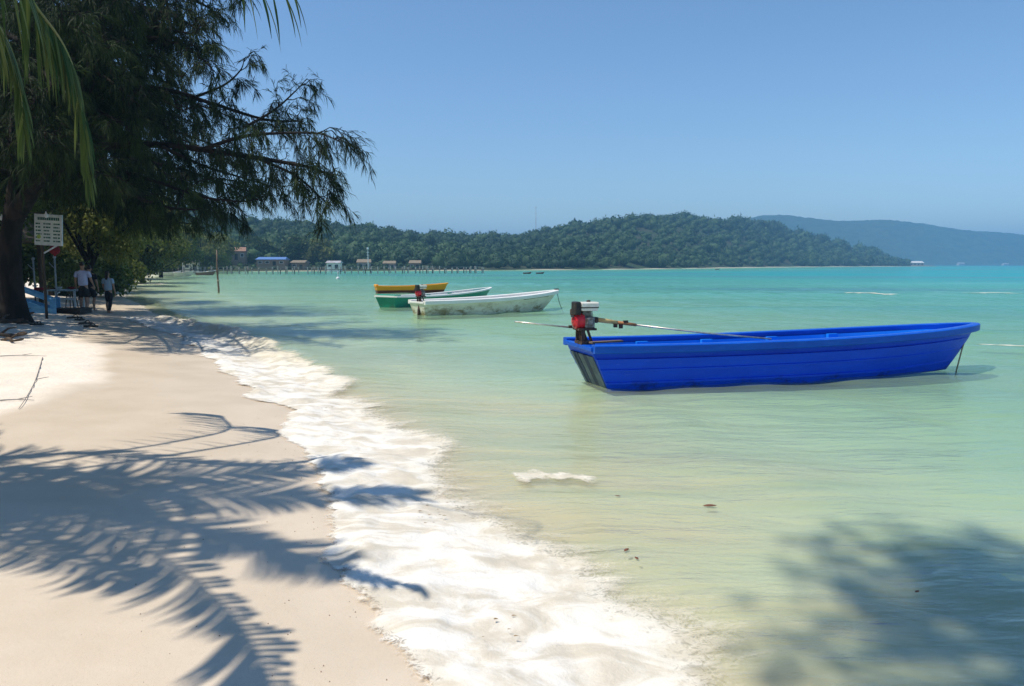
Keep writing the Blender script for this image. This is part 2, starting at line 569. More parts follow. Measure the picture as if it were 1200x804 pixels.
# ------------------------------------------------------------------ surf foam
def foam_material():
    m = bpy.data.materials.new('sea_foam')
    t = NT(m)
    tc = t.n('TexCoord')
    de = t.n('Attribute', attribute_name='foam_amount')
    fa = t.n('Attribute', attribute_name='fade')
    n1 = t.n('TexNoise', ins={'Vector': (tc, 'Object'), 'Scale': 5.0, 'Detail': 9.0, 'Roughness': 0.68})
    mp = t.n('Mapping', ins={'Vector': (tc, 'Object'), 'Scale': (1.5, 7.5, 2.0), 'Rotation': (0, 0, -0.10)})
    n2 = t.n('TexNoise', ins={'Vector': mp, 'Scale': 1.2, 'Detail': 7.0, 'Roughness': 0.6, 'Distortion': 0.6})
    n4 = t.n('TexNoise', ins={'Vector': (tc, 'Object'), 'Scale': 16.0, 'Detail': 6.0, 'Roughness': 0.6, 'Distortion': 1.2})
    lace = t.math('ABSOLUTE', t.math('SUBTRACT', n4, 0.5))
    nm = t.n('Mix', data_type='FLOAT', ins={0: (fa, 'Fac'), 2: n1, 3: n2})
    hole = t.mapr(lace, 0.0, 0.14, 0.0, 0.14)
    thr = t.math('ADD', nm, hole)
    k = t.math('SUBTRACT', t.math('MULTIPLY', (de, 'Fac'), 1.05), thr)
    wid = t.mapr((fa, 'Fac'), 0.0, 1.0, 0.30, 0.60)
    mask = t.n('MapRange', interpolation_type='SMOOTHSTEP', ins={0: k, 1: -0.04, 2: wid, 3: 0.0, 4: 1.0})
    mp6 = t.n('Mapping', ins={'Vector': (tc, 'Object'), 'Scale': (1.6, 2.6, 2.0)})
    n5 = t.n('TexNoise', ins={'Vector': mp6, 'Scale': 1.3, 'Detail': 8.0, 'Roughness': 0.62, 'Distortion': 0.8})
    col = t.mix(t.mapr(n5, 0.40, 0.62), (0.84, 0.79, 0.70), (0.71, 0.63, 0.50))
    col2 = t.mix(0.5, col, (0.70, 0.62, 0.45))
    t.t.links.new(t.math('MULTIPLY', (fa, 'Fac'), 0.8).outputs[0], col2.inputs[0])
    p = t.n('BsdfPrincipled', ins={'Roughness': 0.55, 'Specular IOR Level': 0.25})
    t.col(col2, p.inputs['Base Color'])
    hb = t.math('ADD', n1, t.math('MULTIPLY', n4, 0.35))
    bs = t.mapr((fa, 'Fac'), 0.0, 1.0, 0.5, 0.15)
    b = t.n('Bump', ins={'Height': hb, 'Strength': bs, 'Distance': 0.035})
    t.t.links.new(b.outputs[0], p.inputs['Normal'])
    thin = t.mapr(n5, 0.42, 0.70, 1.0, 0.84)
    mask = t.math('MULTIPLY', mask, thin)
    tr = t.n('BsdfTransparent')
    sh = t.n('MixShader', ins={0: mask})
    t.t.links.new(tr.outputs[0], sh.inputs[1]); t.t.links.new(p.outputs[0], sh.inputs[2])
    t.out(sh)
    return m


FOAM = foam_material()


def smooth_line(pts, step):
    P = lerp_pts([Vector((a, b, 0)) for a, b in pts], 400)
    P = np.array([(p.x, p.y) for p in P])
    s = np.concatenate([[0], np.cumsum(np.hypot(*np.diff(P, axis=0).T))])
    ss = np.arange(0, s[-1], step)
    return np.stack([np.interp(ss, s, P[:, 0]), np.interp(ss, s, P[:, 1])], 1), ss


line, ss = smooth_line(EDGE[2:13], 0.035)
tang = np.gradient(line, axis=0)
tang /= np.linalg.norm(tang, axis=1)[:, None]
k9 = np.ones(61) / 61
tang = np.stack([np.convolve(np.pad(tang[:, i], 30, mode='edge'), k9, 'valid') for i in (0, 1)], 1)
nrm = np.stack([tang[:, 1], -tang[:, 0]], 1)
nrm /= np.linalg.norm(nrm, axis=1)[:, None]
tt = np.concatenate([np.arange(-0.55, 2.2, 0.032), np.arange(2.2, 4.4, 0.07)])
S2, T2 = np.meshgrid(ss, tt, indexing='ij')
FX = line[:, 0][:, None] + nrm[:, 0][:, None] * T2
FY = line[:, 1][:, None] + nrm[:, 1][:, None] * T2
scal = 0.34 * fbm(S2 * 0.75, S2 * 0 + 3.1, 2, 5) * 2 * 0.6 + 0.11 * fbm(S2 * 3.2, S2 * 0 + 8.1, 3, 6) + 0.05 * fbm(S2 * 11, T2 * 3, 2, 8)
q = T2 - scal + 0.20
dens = sstep(-0.02, 0.30, q) ** 0.8
wband = 1.45 + 0.22 * (1 - sstep(3, 8, FY)) + 0.35 * fbm(S2 * 0.5, S2 * 0 + 1.7, 2, 12) * 2
fade = sstep(wband - 0.75, wband + 0.35, q)
dens = dens * (1 - 0.55 * fade) * (1 - sstep(wband + 0.3, wband + 2.7, q))
# patchy behind the leading edge
dens = dens * (1.0 + 0.28 * fbm(FX * 1.7, FY * 1.7, 3, 90)) + 0.16 * (dens > 0.2) * (1 - fade)
along = sstep(20, 34, FY)
dens = dens * (1 - 0.35 * along)
FD = shore_dist(FX, FY)
base = np.maximum(height_from(FD, FX, FY), wave_height(FX, FY, FD))
lump = 0.5 + fbm(FX * 4.5, FY * 4.5, 4, 95)
front = np.exp(-((q - 0.22) / 0.2) ** 2)
FZ = base + 0.004 + sstep(0.0, 0.35, q) * np.clip(dens, 0, 1) * (0.006 + 0.040 * np.clip(lump, 0, 1.2) * (1 - 0.7 * fade)) + 0.012 * front * np.clip(lump, 0, 1) * sstep(0.0, 0.15, q)
crest = sstep(10, 15, FY) * (1 - sstep(28, 36, FY)) * np.exp(-((q - 1.35) / 0.28) ** 2)
FZ = FZ + crest * (0.05 + 0.07 * np.clip(fbm(FX * 6, FY * 6, 3, 99) + 0.4, 0, 1))
dens = np.clip(dens + 1.0 * crest * (0.75 + 1.0 * fbm(S2 * 1.1, S2 * 0, 3, 33)), 0, 1.25)
foam = np_mesh('surf_foam', np.stack([FX, FY, FZ], -1).reshape(-1, 3), grid_faces(*FX.shape), FOAM,
               attrs={'foam_amount': dens, 'fade': fade})
tag(foam, 'white foam of a wave washing up the sand along the water line', 'foam', kind='stuff')


def foam_patch(u0, v0, u1, v1, width, strength, label):
    """a streak of foam riding on the open water"""
    a, b = on(u0, v0), on(u1, v1)
    d = (b - a); L = d.length; d.normalize(); n = Vector((-d.y, d.x, 0))
    s = np.linspace(-0.1, 1.1, 120); w = np.linspace(-1, 1, 50)
    S, W = np.meshgrid(s, w, indexing='ij')
    wob = 0.9 * width * fbm(S * 4, W * 0, 3, int(u0))
    X = a.x + d.x * S * L + n.x * (W * width + wob)
    Y = a.y + d.y * S * L + n.y * (W * width + wob)
    DD = shore_dist(X, Y)
    k = (1 - sstep(0.0, 1.0, np.abs(W) * (1.0 + 0.8 * fbm(S * 9, W * 2, 2, 8)))) * sstep(-0.1, 0.15, S) * (1 - sstep(0.7, 1.1, S))
    Z = wave_height(X, Y, DD) + 0.004 + 0.014 * k * np.clip(0.4 + fbm(X * 5, Y * 5, 3, 13), 0, 1)
    o = np_mesh('wave_foam', np.stack([X, Y, Z], -1).reshape(-1, 3), grid_faces(*X.shape), FOAM,
                attrs={'foam_amount': k * strength, 'fade': 0.55 + 0 * k})
    tag(o, label, 'foam', 'foam streaks on the water', kind='stuff')


foam_patch(598, 566, 705, 556, 0.34, 0.95, 'thin foam streak on the shallow water right of the surf')
foam_patch(1135, 404, 1262, 410, 0.50, 1.0, 'small whitecap on the water behind the blue bow')
foam_patch(985, 345, 1060, 347, 0.9, 0.9, 'tiny white crest far out beyond the blue boat')
foam_patch(1120, 345, 1215, 346, 0.9, 0.8, 'faint white crest near the right edge far out')
foam_patch(150, 331, 215, 334, 1.2, 0.95, 'white surf line breaking on the far curve of the beach')


# ------------------------------------------------------------------ wooded hills
HILL_BASE = [(-420, 240), (0, 225), (240, 208), (360, 226), (526, 247), (693, 290), (813, 379), (894, 519), (984, 679), (1050, 799), (1068, 880)]
HILL_TOP = [(-420, 232, 560), (0, 240, 520), (150, 246, 500), (220, 252, 480), (300, 264, 460), (400, 268, 450), (450, 273, 470), (500, 279, 520), (560, 280, 560),
            (620, 279, 600), (680, 268, 660), (740, 259, 740), (790, 256, 800), (830, 262, 860), (870, 263, 900), (910, 270, 950), (950, 279, 980),
            (1000, 291, 1000), (1030, 298, 1010), (1050, 304, 1000), (1060, 308, 980), (1068, 309.5, 960)]
HU = np.linspace(-420, 1068, 373)
HYB = np.interp(HU, [p[0] for p in HILL_BASE], [p[1] for p in HILL_BASE])
HV = np.interp(HU, [p[0] for p in HILL_TOP], [p[1] for p in HILL_TOP])
HYT = np.interp(HU, [p[0] for p in HILL_TOP], [p[2] for p in HILL_TOP])
kk = np.ones(9) / 9
HYB = np.convolve(np.pad(HYB, 4, mode='edge'), kk, 'valid'); HYT = np.convolve(np.pad(HYT, 4, mode='edge'), kk, 'valid')
HRAY = np.array([ray(u, v) for u, v in zip(HU, HV)])
HZT = np.maximum(CAM_Z + HRAY[:, 1] * HYT - np.maximum(3.0, HYT * 0.007), 0.6)


def hill_point(u, t):
    a = np.interp(u, HU, HRAY[:, 0]); yb = np.interp(u, HU, HYB); yt = np.interp(u, HU, HYT); zt = np.interp(u, HU, HZT)
    y = yb + (yt - yb) * t
    x = a * y
    prof = np.where(t <= 1, np.sin(np.clip(t, 0, 1) * math.pi / 2) ** 1.15, np.cos(np.clip(t - 1, 0, 1) * math.pi / 2))
    z = 0.5 + zt * prof * (1 + 0.22 * fbm(x * 0.012, y * 0.012, 3, 120) * np.clip(1.4 * t * np.abs(1.0 - t) * 2, 0, 1))
    return x, y, z


ht = np.concatenate([[-0.05], np.linspace(0, 1.9, 58)])
U2, TT2 = np.meshgrid(HU, ht, indexing='ij')
hx, hy, hz = hill_point(U2, TT2)
hz[:, 0] = -0.6
earth = mat('forest_floor', (0.035, 0.06, 0.025), (0.05, 0.05, 0.03), scale=0.05, rough=0.95, spec=0.1)
hill = np_mesh('hill', np.stack([hx, hy, hz], -1).reshape(-1, 3), grid_faces(*hx.shape), earth)
tag(hill, 'long wooded hill running down to a cape across the bay', kind='structure')

# far island across the strait
FT = [(700, 288), (780, 270), (840, 261), (870, 258), (900, 253.5), (940, 256), (980, 259.5), (1040, 258), (1080, 263), (1120, 270), (1160, 273), (1200, 276.5), (1300, 285), (1400, 293), (1500, 302)]
fu = np.linspace(700, 1500, 620)
fv = np.interp(fu, [p[0] for p in FT], [p[1] for p in FT])
fv = np.convolve(np.pad(fv, 8, mode='edge'), np.ones(17) / 17, 'valid')
fr_ = np.array([ray(u, v) for u, v in zip(fu, fv)])
ft = np.concatenate([np.linspace(0, 1, 70), np.linspace(1.03, 1.6, 20)])
FU2, FTT = np.meshgrid(fu, ft, indexing='ij')
yb, yt = 1750.0, 2250.0
y_ = yb + (yt - yb) * FTT
x_ = np.interp(FU2, fu, fr_[:, 0]) * y_
zt_ = CAM_Z + np.interp(FU2, fu, fr_[:, 1]) * yt
z_ = zt_ * np.where(FTT <= 1, np.sin(np.clip(FTT, 0, 1) * math.pi / 2) ** 1.2, np.cos((FTT - 1) * 1.2))
z_ = z_ + 4.5 * fbm(x_ / 15.0, y_ / 15.0, 3, 140) * np.clip(FTT * 6, 0, 1) + 20 * fbm(x_ / 190.0, y_ / 190.0, 3, 150) * np.clip(FTT * 2, 0, 1) * np.clip((1 - FTT) * 3, 0, 1)
z_[:, 0] = -1.0
farwood = mat('distant_forest', (0.03, 0.055, 0.022), (0.055, 0.085, 0.035), scale=0.04, rough=0.95, spec=0.05)
isl = np_mesh('distant_island', np.stack([x_, y_, z_], -1).reshape(-1, 3), grid_faces(*x_.shape), farwood)
tag(isl, 'hazy blue forested island on the horizon at the right', kind='structure')


# ------------------------------------------------------------------ forest on the hill
def ico(sub):
    bm = bmesh.new(); bmesh.ops.create_icosphere(bm, subdivisions=sub, radius=1.0)
    V = np.array([v.co[:] for v in bm.verts]); F = np.array([[v.index for v in f.verts] for f in bm.faces]); bm.free()
    return V, F


def crown_template(rng, nleaf=80):
    V, F = ico(1)
    k = 0.80 + 0.30 * rng.random(len(V))
    lobes = rng.normal(size=(5, 3)); lobes[:, 2] = np.abs(lobes[:, 2]); lobes /= np.linalg.norm(lobes, axis=1)[:, None]
    k = k + 0.25 * np.max(np.clip(V @ lobes.T - 0.75, 0, 1) * 3, axis=1)
    V = V * k[:, None] * np.array([1, 1, 0.85])
    tn = 0.25 + 0.35 * rng.random(len(V))
    d = rng.normal(size=(nleaf, 3)); d[:, 2] = np.abs(d[:, 2]) * 1.1 - 0.25; d /= np.linalg.norm(d, axis=1)[:, None]
    c = d * (0.92 + 0.28 * rng.random((nleaf, 1))) * np.array([1, 1, 0.85])
    tri = c[:, None, :] + rng.normal(size=(nleaf, 3, 3)) * 0.14
    o = len(V)
    V = np.concatenate([V, tri.reshape(-1, 3)]); F = np.concatenate([F, o + np.arange(nleaf * 3).reshape(-1, 3)])
    tn = np.concatenate([tn, np.repeat(0.3 + 0.7 * rng.random(nleaf), 3)])
    return V, F, tn


def crowns(name, pts, rad, tints, m, seed, parent=None):
    rng = np.random.default_rng(seed)
    temps = [crown_template(rng) for _ in range(8)]
    Vs, Fs, Ts = [], [], []; off = 0
    for (x, y, z), r, tn in zip(pts, rad, tints):
        V, F, T = temps[rng.integers(8)]
        a = rng.random() * 6.28; c, s = math.cos(a), math.sin(a)
        W = np.stack([V[:, 0] * c - V[:, 1] * s, V[:, 0] * s + V[:, 1] * c, V[:, 2] * (0.9 + 0.4 * rng.random())], 1) * r + np.array([x, y, z])
        Vs.append(W); Fs.append(F + off); Ts.append(np.clip(T * 0.6 + tn * 0.6 - 0.1, 0, 1)); off += len(V)
    return np_mesh(name, np.concatenate(Vs), np.concatenate(Fs), m, parent, smooth=False, attrs={'tint': np.concatenate(Ts)})


FOREST = leaf_mat('forest_leaves', (0.010, 0.032, 0.016), (0.070, 0.125, 0.042), 0.15, 0.7)
NF = 5600
fuu = RNG.uniform(-300, 1066, NF); ftt = RNG.random(NF) ** 1.25 * 1.06
px, py, pz = hill_point(fuu, ftt)
prad = np.maximum(1.8, py * 4.1 / 900) * np.clip(np.exp(RNG.normal(-0.05, 0.34, NF)), 0.45, 1.9)
shore_gap = (ftt < 0.06) & (fuu > 268) & (fuu < 512)
taper = 1 - 0.35 * sstep(985, 1066, fuu)
prad = prad * taper
prad = np.where(shore_gap, prad * 0.3, prad)
zoff = prad * RNG.uniform(0.4, 1.0, NF)
ptint = np.clip(0.5 + 0.9 * fbm(px * 0.02, py * 0.02, 3, 170) + RNG.normal(0, 0.28, NF), 0, 1)
tag(crowns('forest', np.stack([px, py, pz + zoff], 1), prad, ptint, FOREST, 5),
    'dense tropical forest covering the hill across the bay', 'forest', kind='stuff')

# ------------------------------------------------------------------ haze
hz_m = bpy.data.materials.new('sea_haze')
t = NT(hz_m)
vol = t.n('VolumePrincipled', ins={'Color': (0.23, 0.46, 0.72, 1.0), 'Density': 0.00052, 'Anisotropy': 0.0})
t.out(None, vol)
hb = MB().box((200, 2495, 69), (8990, 5650, 158)).build('haze', hz_m)
tag(hb, 'pale blue sea haze over the bay', 'haze', kind='stuff')


# ================================================================== FAR SHORE
def house(label, u, v_base, Y, w, d, h, roof_h, wall_m, roof_m, rz=0.0, nwin=2, z=None, over=0.3, cat='house', door=True):
    p = at(u, v_base, Y)
    r = empty('house', (p.x, p.y, p.z if z is None else z), rz)
    tag(r, label, cat, 'buildings on the far shore')
    MB().box((0, 0, h / 2 - 1.0), (w, d, h + 2.0)).build('wall', wall_m, r)
    W, D = w / 2 + over, d / 2 + over
    m = MB()
    m.add([(-W, -D, h), (W, -D, h), (W, D, h), (-W, D, h), (-W * 0.92, 0, h + roof_h), (W * 0.92, 0, h + roof_h),
           (-W, -D, h + 0.12), (W, -D, h + 0.12), (W, D, h + 0.12), (-W, D, h + 0.12)],
          [(3, 2, 1, 0), (0, 1, 7, 6), (1, 2, 8, 7), (2, 3, 9, 8), (3, 0, 6, 9), (6, 7, 5, 4), (8, 9, 4, 5), (7, 8, 5), (9, 6, 4)])
    m.build('roof', roof_m, r)
    dark = mat('window_dark', (0.03, 0.035, 0.04), rough=0.2)
    trim = mat('trim_white', (0.7, 0.7, 0.66))
    slots = nwin + (1 if door else 0)
    for i in range(slots):
        x = -w / 2 + w * (i + 0.5) / slots
        if door and i == slots // 2:
            MB().box((x, -d / 2 - 0.02, h * 0.36), (min(0.9, w / slots * 0.5), 0.06, h * 0.72)).build('door', dark, r)
        else:
            f = MB().box((x, -d / 2 - 0.02, h * 0.55), (w / slots * 0.6, 0.05, h * 0.42)).build('window', trim, r)
            MB().box((x, -d / 2 - 0.05, h * 0.55), (w / slots * 0.48, 0.03, h * 0.34)).build('pane', dark, f)
    return r


cream = mat('wall_cream', (0.55, 0.48, 0.38)); brown = mat('wall_brown', (0.30, 0.20, 0.13)); whitew = mat('wall_white', (0.72, 0.70, 0.66))
pink = mat('wall_pink', (0.55, 0.40, 0.34)); tin = mat('roof_tin', (0.42, 0.44, 0.46), (0.34, 0.30, 0.28), scale=1.0, rough=0.5)
blue_r = mat('roof_blue', (0.08, 0.17, 0.40), (0.12, 0.22, 0.44)); rust = mat('roof_rust', (0.33, 0.17, 0.10), (0.22, 0.12, 0.08)); thatch_far = mat('roof_thatch_far', (0.27, 0.21, 0.14), (0.18, 0.14, 0.09))
house('hillside house with brown walls and a rusty roof, half hidden by trees', 278, 302, 226, 5, 4, 2.4, 1.3, brown, rust, 0.2, z=3.2)
house('wide building with a long blue roof above the pier', 320, 312, 223, 8.0, 5, 1.6, 0.8, brown, blue_r, 0.05, 3, z=1.6)
house('small white hut with a pale roof behind the pier', 392, 317, 214, 3.6, 3, 1.5, 0.7, whitew, tin, 0.0, 1, z=0.7)
house('small thatched hut left of the white hut behind the pier', 352, 316, 226, 4, 4, 1.6, 0.8, brown, thatch_far, -0.1, 1, z=0.7)
house('low cream bungalow behind the middle of the pier', 427, 317, 241, 4.0, 3.5, 1.8, 1.1, cream, thatch_far, 0.1, 1, z=0.6)
house('pinkish bungalow near the outer end of the pier', 457, 317, 243, 3.6, 3.2, 1.5, 0.9, pink, thatch_far, 0.0, 1, z=0.6)
house('brown thatched bungalow, last of the row above the pier end', 487, 317, 246, 3.4, 3.5, 1.6, 1.0, brown, thatch_far, 0.0, 1, z=0.6)
house('tiny beach hut under the trees beside the boats at the beach end', 226, 319, 170, 3.2, 2.6, 1.7, 0.8, cream, thatch_far, 0.1, 1, z=0.5)
house('low building with a broad white roof on the tip of the cape', 1072, 308.5, 900, 17, 9, 3.2, 2.0, cream, mat('roof_white', (0.75, 0.73, 0.70)), 0.0, 3, z=0.5)
house('small pale building far off at the foot of the island', 1126, 308.6, 1720, 13, 10, 3.5, 2, cream, tin, 0.0, 2, z=0.5)
house('faint pale building by the right edge below the island', 1178, 309.2, 1720, 11, 8, 2.5, 1.5, cream, tin, 0.0, 2, z=0.5)
tag(MB().lathe((0, 0, 0), [(8.0, 0), (10.0, 0.4), (9.0, 0.9), (4.5, 1.3)], 20).build('islet', mat('cape_rock', (0.20, 0.17, 0.13), (0.12, 0.10, 0.08), scale=0.5)), kind='structure')
bpy.data.objects['islet'].location = (472, 900, -0.4); bpy.data.objects['islet'].scale = (2.2, 1, 1)

wood_pale = mat('pier_wood', (0.50, 0.46, 0.40), (0.34, 0.30, 0.25), scale=2.0, rough=0.85)
wood_dark = mat('pier_wood_dark', (0.20, 0.16, 0.12), (0.13, 0.10, 0.08), scale=2.0, rough=0.85)
A, B = Vector((-72, 152, 0)), Vector((-6, 166, 0))
pier = empty('pier', A, math.atan2((B - A).y, (B - A).x))
tag(pier, 'long wooden pier on pale posts reaching across the far end of the bay', 'pier')
PL = (B - A).length
MB().box((PL / 2, 0, 0.80), (PL, 2.0, 0.12)).build('deck', wood_dark, pier)
pm = None
npst = 52
for i in range(npst):
    for sy in (-0.9, 0.9):
        x = 0.3 + (PL - 0.6) * i / (npst - 1) + random.uniform(-0.3, 0.3) * (0 < i < npst - 1)
        if pm is None:
            pm = MB().tube([(0, 0, -2.5), (0, 0, 1.45)], 0.11, 6).build('post', wood_pale, pier); o = pm
        else:
            o = pm.copy(); COL.objects.link(o); o.parent = pier
        o.location = (x, sy, random.uniform(-0.45, 0.15)); o.rotation_euler = (random.uniform(-.03, .03), random.uniform(-.03, .03), 0)
for sy in (-0.9, 0.9):
    MB().box((PL / 2, sy, 1.32), (PL, 0.05, 0.05)).build('handrail', wood_pale, pier)

mast_m = mat('mast_white', (0.75, 0.75, 0.75))
for (u, v0, v1, Y, z0, lab, r_) in ((431, 291, 318, 215, 0.4, 'thin white mast standing behind the pier', 0.13), (628, 243, 277, 600, 20, 'slim radio mast on the crest of the hill', 0.22)):
    a = at(u, v0, Y)
    e = empty('mast', (a.x, Y, z0)); tag(e, lab, 'mast')
    MB().tube([(0, 0, 0), (0, 0, a.z - z0)], [r_, r_ * 0.6], 6).build('pole', mast_m, e)
    MB().tube([(0, 0, a.z - z0 - 0.3), (0, 0, a.z - z0 + 0.25)], r_ * 2.2, 8).build('cap', mast_m, e)
    for q_ in range(3): MB().box((0, 0, (a.z - z0) * (0.55 + 0.13 * q_)), (r_ * 5, r_, r_)).build('crossbar', mast_m, e)

pole_p = on(256, 342)
po = empty('mooring_pole', (pole_p.x, pole_p.y, -0.8)); tag(po, 'leaning wooden mooring pole standing in the water off the beach', 'pole')
hh = at(254, 293, pole_p.y)
MB().tube([(0, 0, 0), (0.02, 0, 1.0), (-0.03, 0, 2.2), (hh.x - pole_p.x, 0, hh.z + 0.8)], [0.075, 0.07, 0.06, 0.045], 8).build('shaft', mat('pole_wood', (0.22, 0.15, 0.10), (0.12, 0.08, 0.06), stretch=(1, 1, .2)), po, True)
MB().tube([(0.0, 0, 1.5), (0.0, 0, 1.62)], 0.085, 8).build('rope_band', mat('rope', (0.45, 0.40, 0.30), (0.3, 0.26, 0.2), scale=30), po, True)

bp = on(396, 327)
bu = empty('marker_buoy', (bp.x, bp.y, 0)); tag(bu, 'small white marker buoy on the water before the pier', 'buoy')
MB().lathe((0, 0, 0), [(0.05, -0.2), (0.22, -0.1), (0.25, 0.1), (0.15, 0.25), (0.05, 0.28)], 12).build('float', mast_m, bu, True)
MB().tube([(0, 0, 0.25), (0, 0, 0.85)], 0.04, 6).build('staff', mast_m, bu)
MB().box((0, 0, 0.95), (0.22, 0.05, 0.2)).build('topmark', mast_m, bu)


# ================================================================== BOATS
def hull_paint(name, c1, c2, stain=None, rough=0.3, coat=0.3):
    """gloss paint with scuffs, faded patches and grime along the water line"""
    m = bpy.data.materials.new(name)
    t = NT(m)
    tc = t.n('TexCoord')
    mp = t.n('Mapping', ins={'Vector': (tc, 'Object'), 'Scale': (0.7, 1.0, 3.0)})
    n1 = t.n('TexNoise', ins={'Vector': mp, 'Scale': 2.0, 'Detail': 8.0, 'Roughness': 0.65})
    c = t.mix(t.mapr(n1, 0.35, 0.7), c1, c2)
    if stain:
        mp2 = t.n('Mapping', ins={'Vector': (tc, 'Object'), 'Scale': (0.9, 1.0, 1.6)})
        n2 = t.n('TexNoise', ins={'Vector': mp2, 'Scale': 1.8, 'Detail': 8.0, 'Roughness': 0.7})
        xyz = t.n('SeparateXYZ', ins={0: (tc, 'Object')})
        low = t.mapr((xyz, 2), stain[2], stain[1], 0.0, 1.0)
        f = t.math('MULTIPLY', t.mapr(n2, stain[3], stain[3] + 0.16), low)
        c = t.mix(f, c, stain[0])
    mp5 = t.n('Mapping', ins={'Vector': (tc, 'Object'), 'Scale': (1.6, 2.0, 26.0), 'Rotation': (0, 0.06, 0)})
    n5 = t.n('TexNoise', ins={'Vector': mp5, 'Scale': 3.0, 'Detail': 6.0, 'Roughness': 0.7})
    c = t.mix(t.math('MULTIPLY', t.mapr(n5, 0.61, 0.72), 0.5), c, tuple(min(0.8, 0.12 + 1.1 * q) for q in c2))
    n3 = t.n('TexNoise', ins={'Vector': mp, 'Scale': 24.0, 'Detail': 4.0})
    rg = t.mapr(n3, 0.3, 0.7, rough, rough + 0.2)
    p = t.n('BsdfPrincipled', ins={'Roughness': rg, 'Specular IOR Level': 0.16, 'Coat Weight': coat, 'Coat Roughness': 0.15})
    t.col(c, p.inputs['Base Color'])
    b = t.n('Bump', ins={'Height': n1, 'Strength': 0.15, 'Distance': 0.02})
    t.t.links.new(b.outputs[0], p.inputs['Normal'])
    t.out(p)
    return m


class Hull:
    def __init__(s, L, B, H, draft=0.14, bow_rise=0.25, stern_rise=0.03, rake_b=0.55, rake_s=0.28, sb=0.86, bluff=2.5, bot=0.72, strakes=True):
        s.__dict__.update(locals())
        s.prof = [(0.0, 0.0), (bot * 0.7, 0.0), (bot, 0.035), (bot + 0.015, 0.10)]
        if strakes:
            s.prof += [(bot + 0.05, 0.20), (bot + 0.085, 0.205), (bot + 0.09, 0.25), (bot + 0.062, 0.262), (bot + 0.12, 0.50), (bot + 0.14, 0.505),
                       (bot + 0.15, 0.545), (bot + 0.125, 0.557), (0.935, 0.79), (0.862, 0.80), (0.865, 0.97), (0.93, 1.0)]
        else:
            s.prof += [(bot + 0.08, 0.3), (bot + 0.14, 0.55), (0.93, 0.8), (0.965, 1.0)]

    def beam(s, f):
        B = s.B / 2
        if f < 0.42:
            return B * (s.sb + (1 - s.sb) * math.sin(f / 0.42 * math.pi / 2))
        g = (f - 0.42) / 0.58
        return B * max(1 - g ** s.bluff, 0.0) ** 0.72 + 0.015

    def sheer(s, f):
        return s.H - s.draft + s.bow_rise * f ** 2.6 + s.stern_rise * (1 - f) ** 6

    def keel(s, f):
        return -s.draft + 0.06 * max(0, f - 0.75) / 0.25

    def pt(s, f, w, h, side, inset=0.0):
        b = max(s.beam(f) - inset, 0.004)
        # lower strakes narrow faster towards the stem
        narrow = 1 - 0.55 * (1 - h) * max(0, (f - 0.5) / 0.5) ** 2
        zk, zs = s.keel(f), s.sheer(f)
        x0 = s.rake_s * (1 - h)
        x1 = s.L - s.rake_b * (1 - h) ** 1.2
        return (x0 + (x1 - x0) * f, side * b * w * narrow, zk + (zs - zk) * h)


def fs_list(n=44):
    a = np.linspace(0, 0.8, int(n * 0.6)); b = 0.8 + 0.2 * (1 - (1 - np.linspace(0, 1, int(n * 0.4))) ** 2.2)
    return list(a) + list(b[1:])


def loft(sections, closed=False, cap0=False, cap1=False):
    n, m = len(sections), len(sections[0])
    vs = [p for s in sections for p in s]
    fs = []
    for i in range(n - 1):
        for k in range(m - (0 if closed else 1)):
            k2 = (k + 1) % m
            fs.append((i * m + k, (i + 1) * m + k, (i + 1) * m + k2, i * m + k2))
    if cap0: fs.append(tuple(range(m)))
    if cap1: fs.append(tuple((n - 1) * m + k for k in range(m - 1, -1, -1)))
    return vs, fs


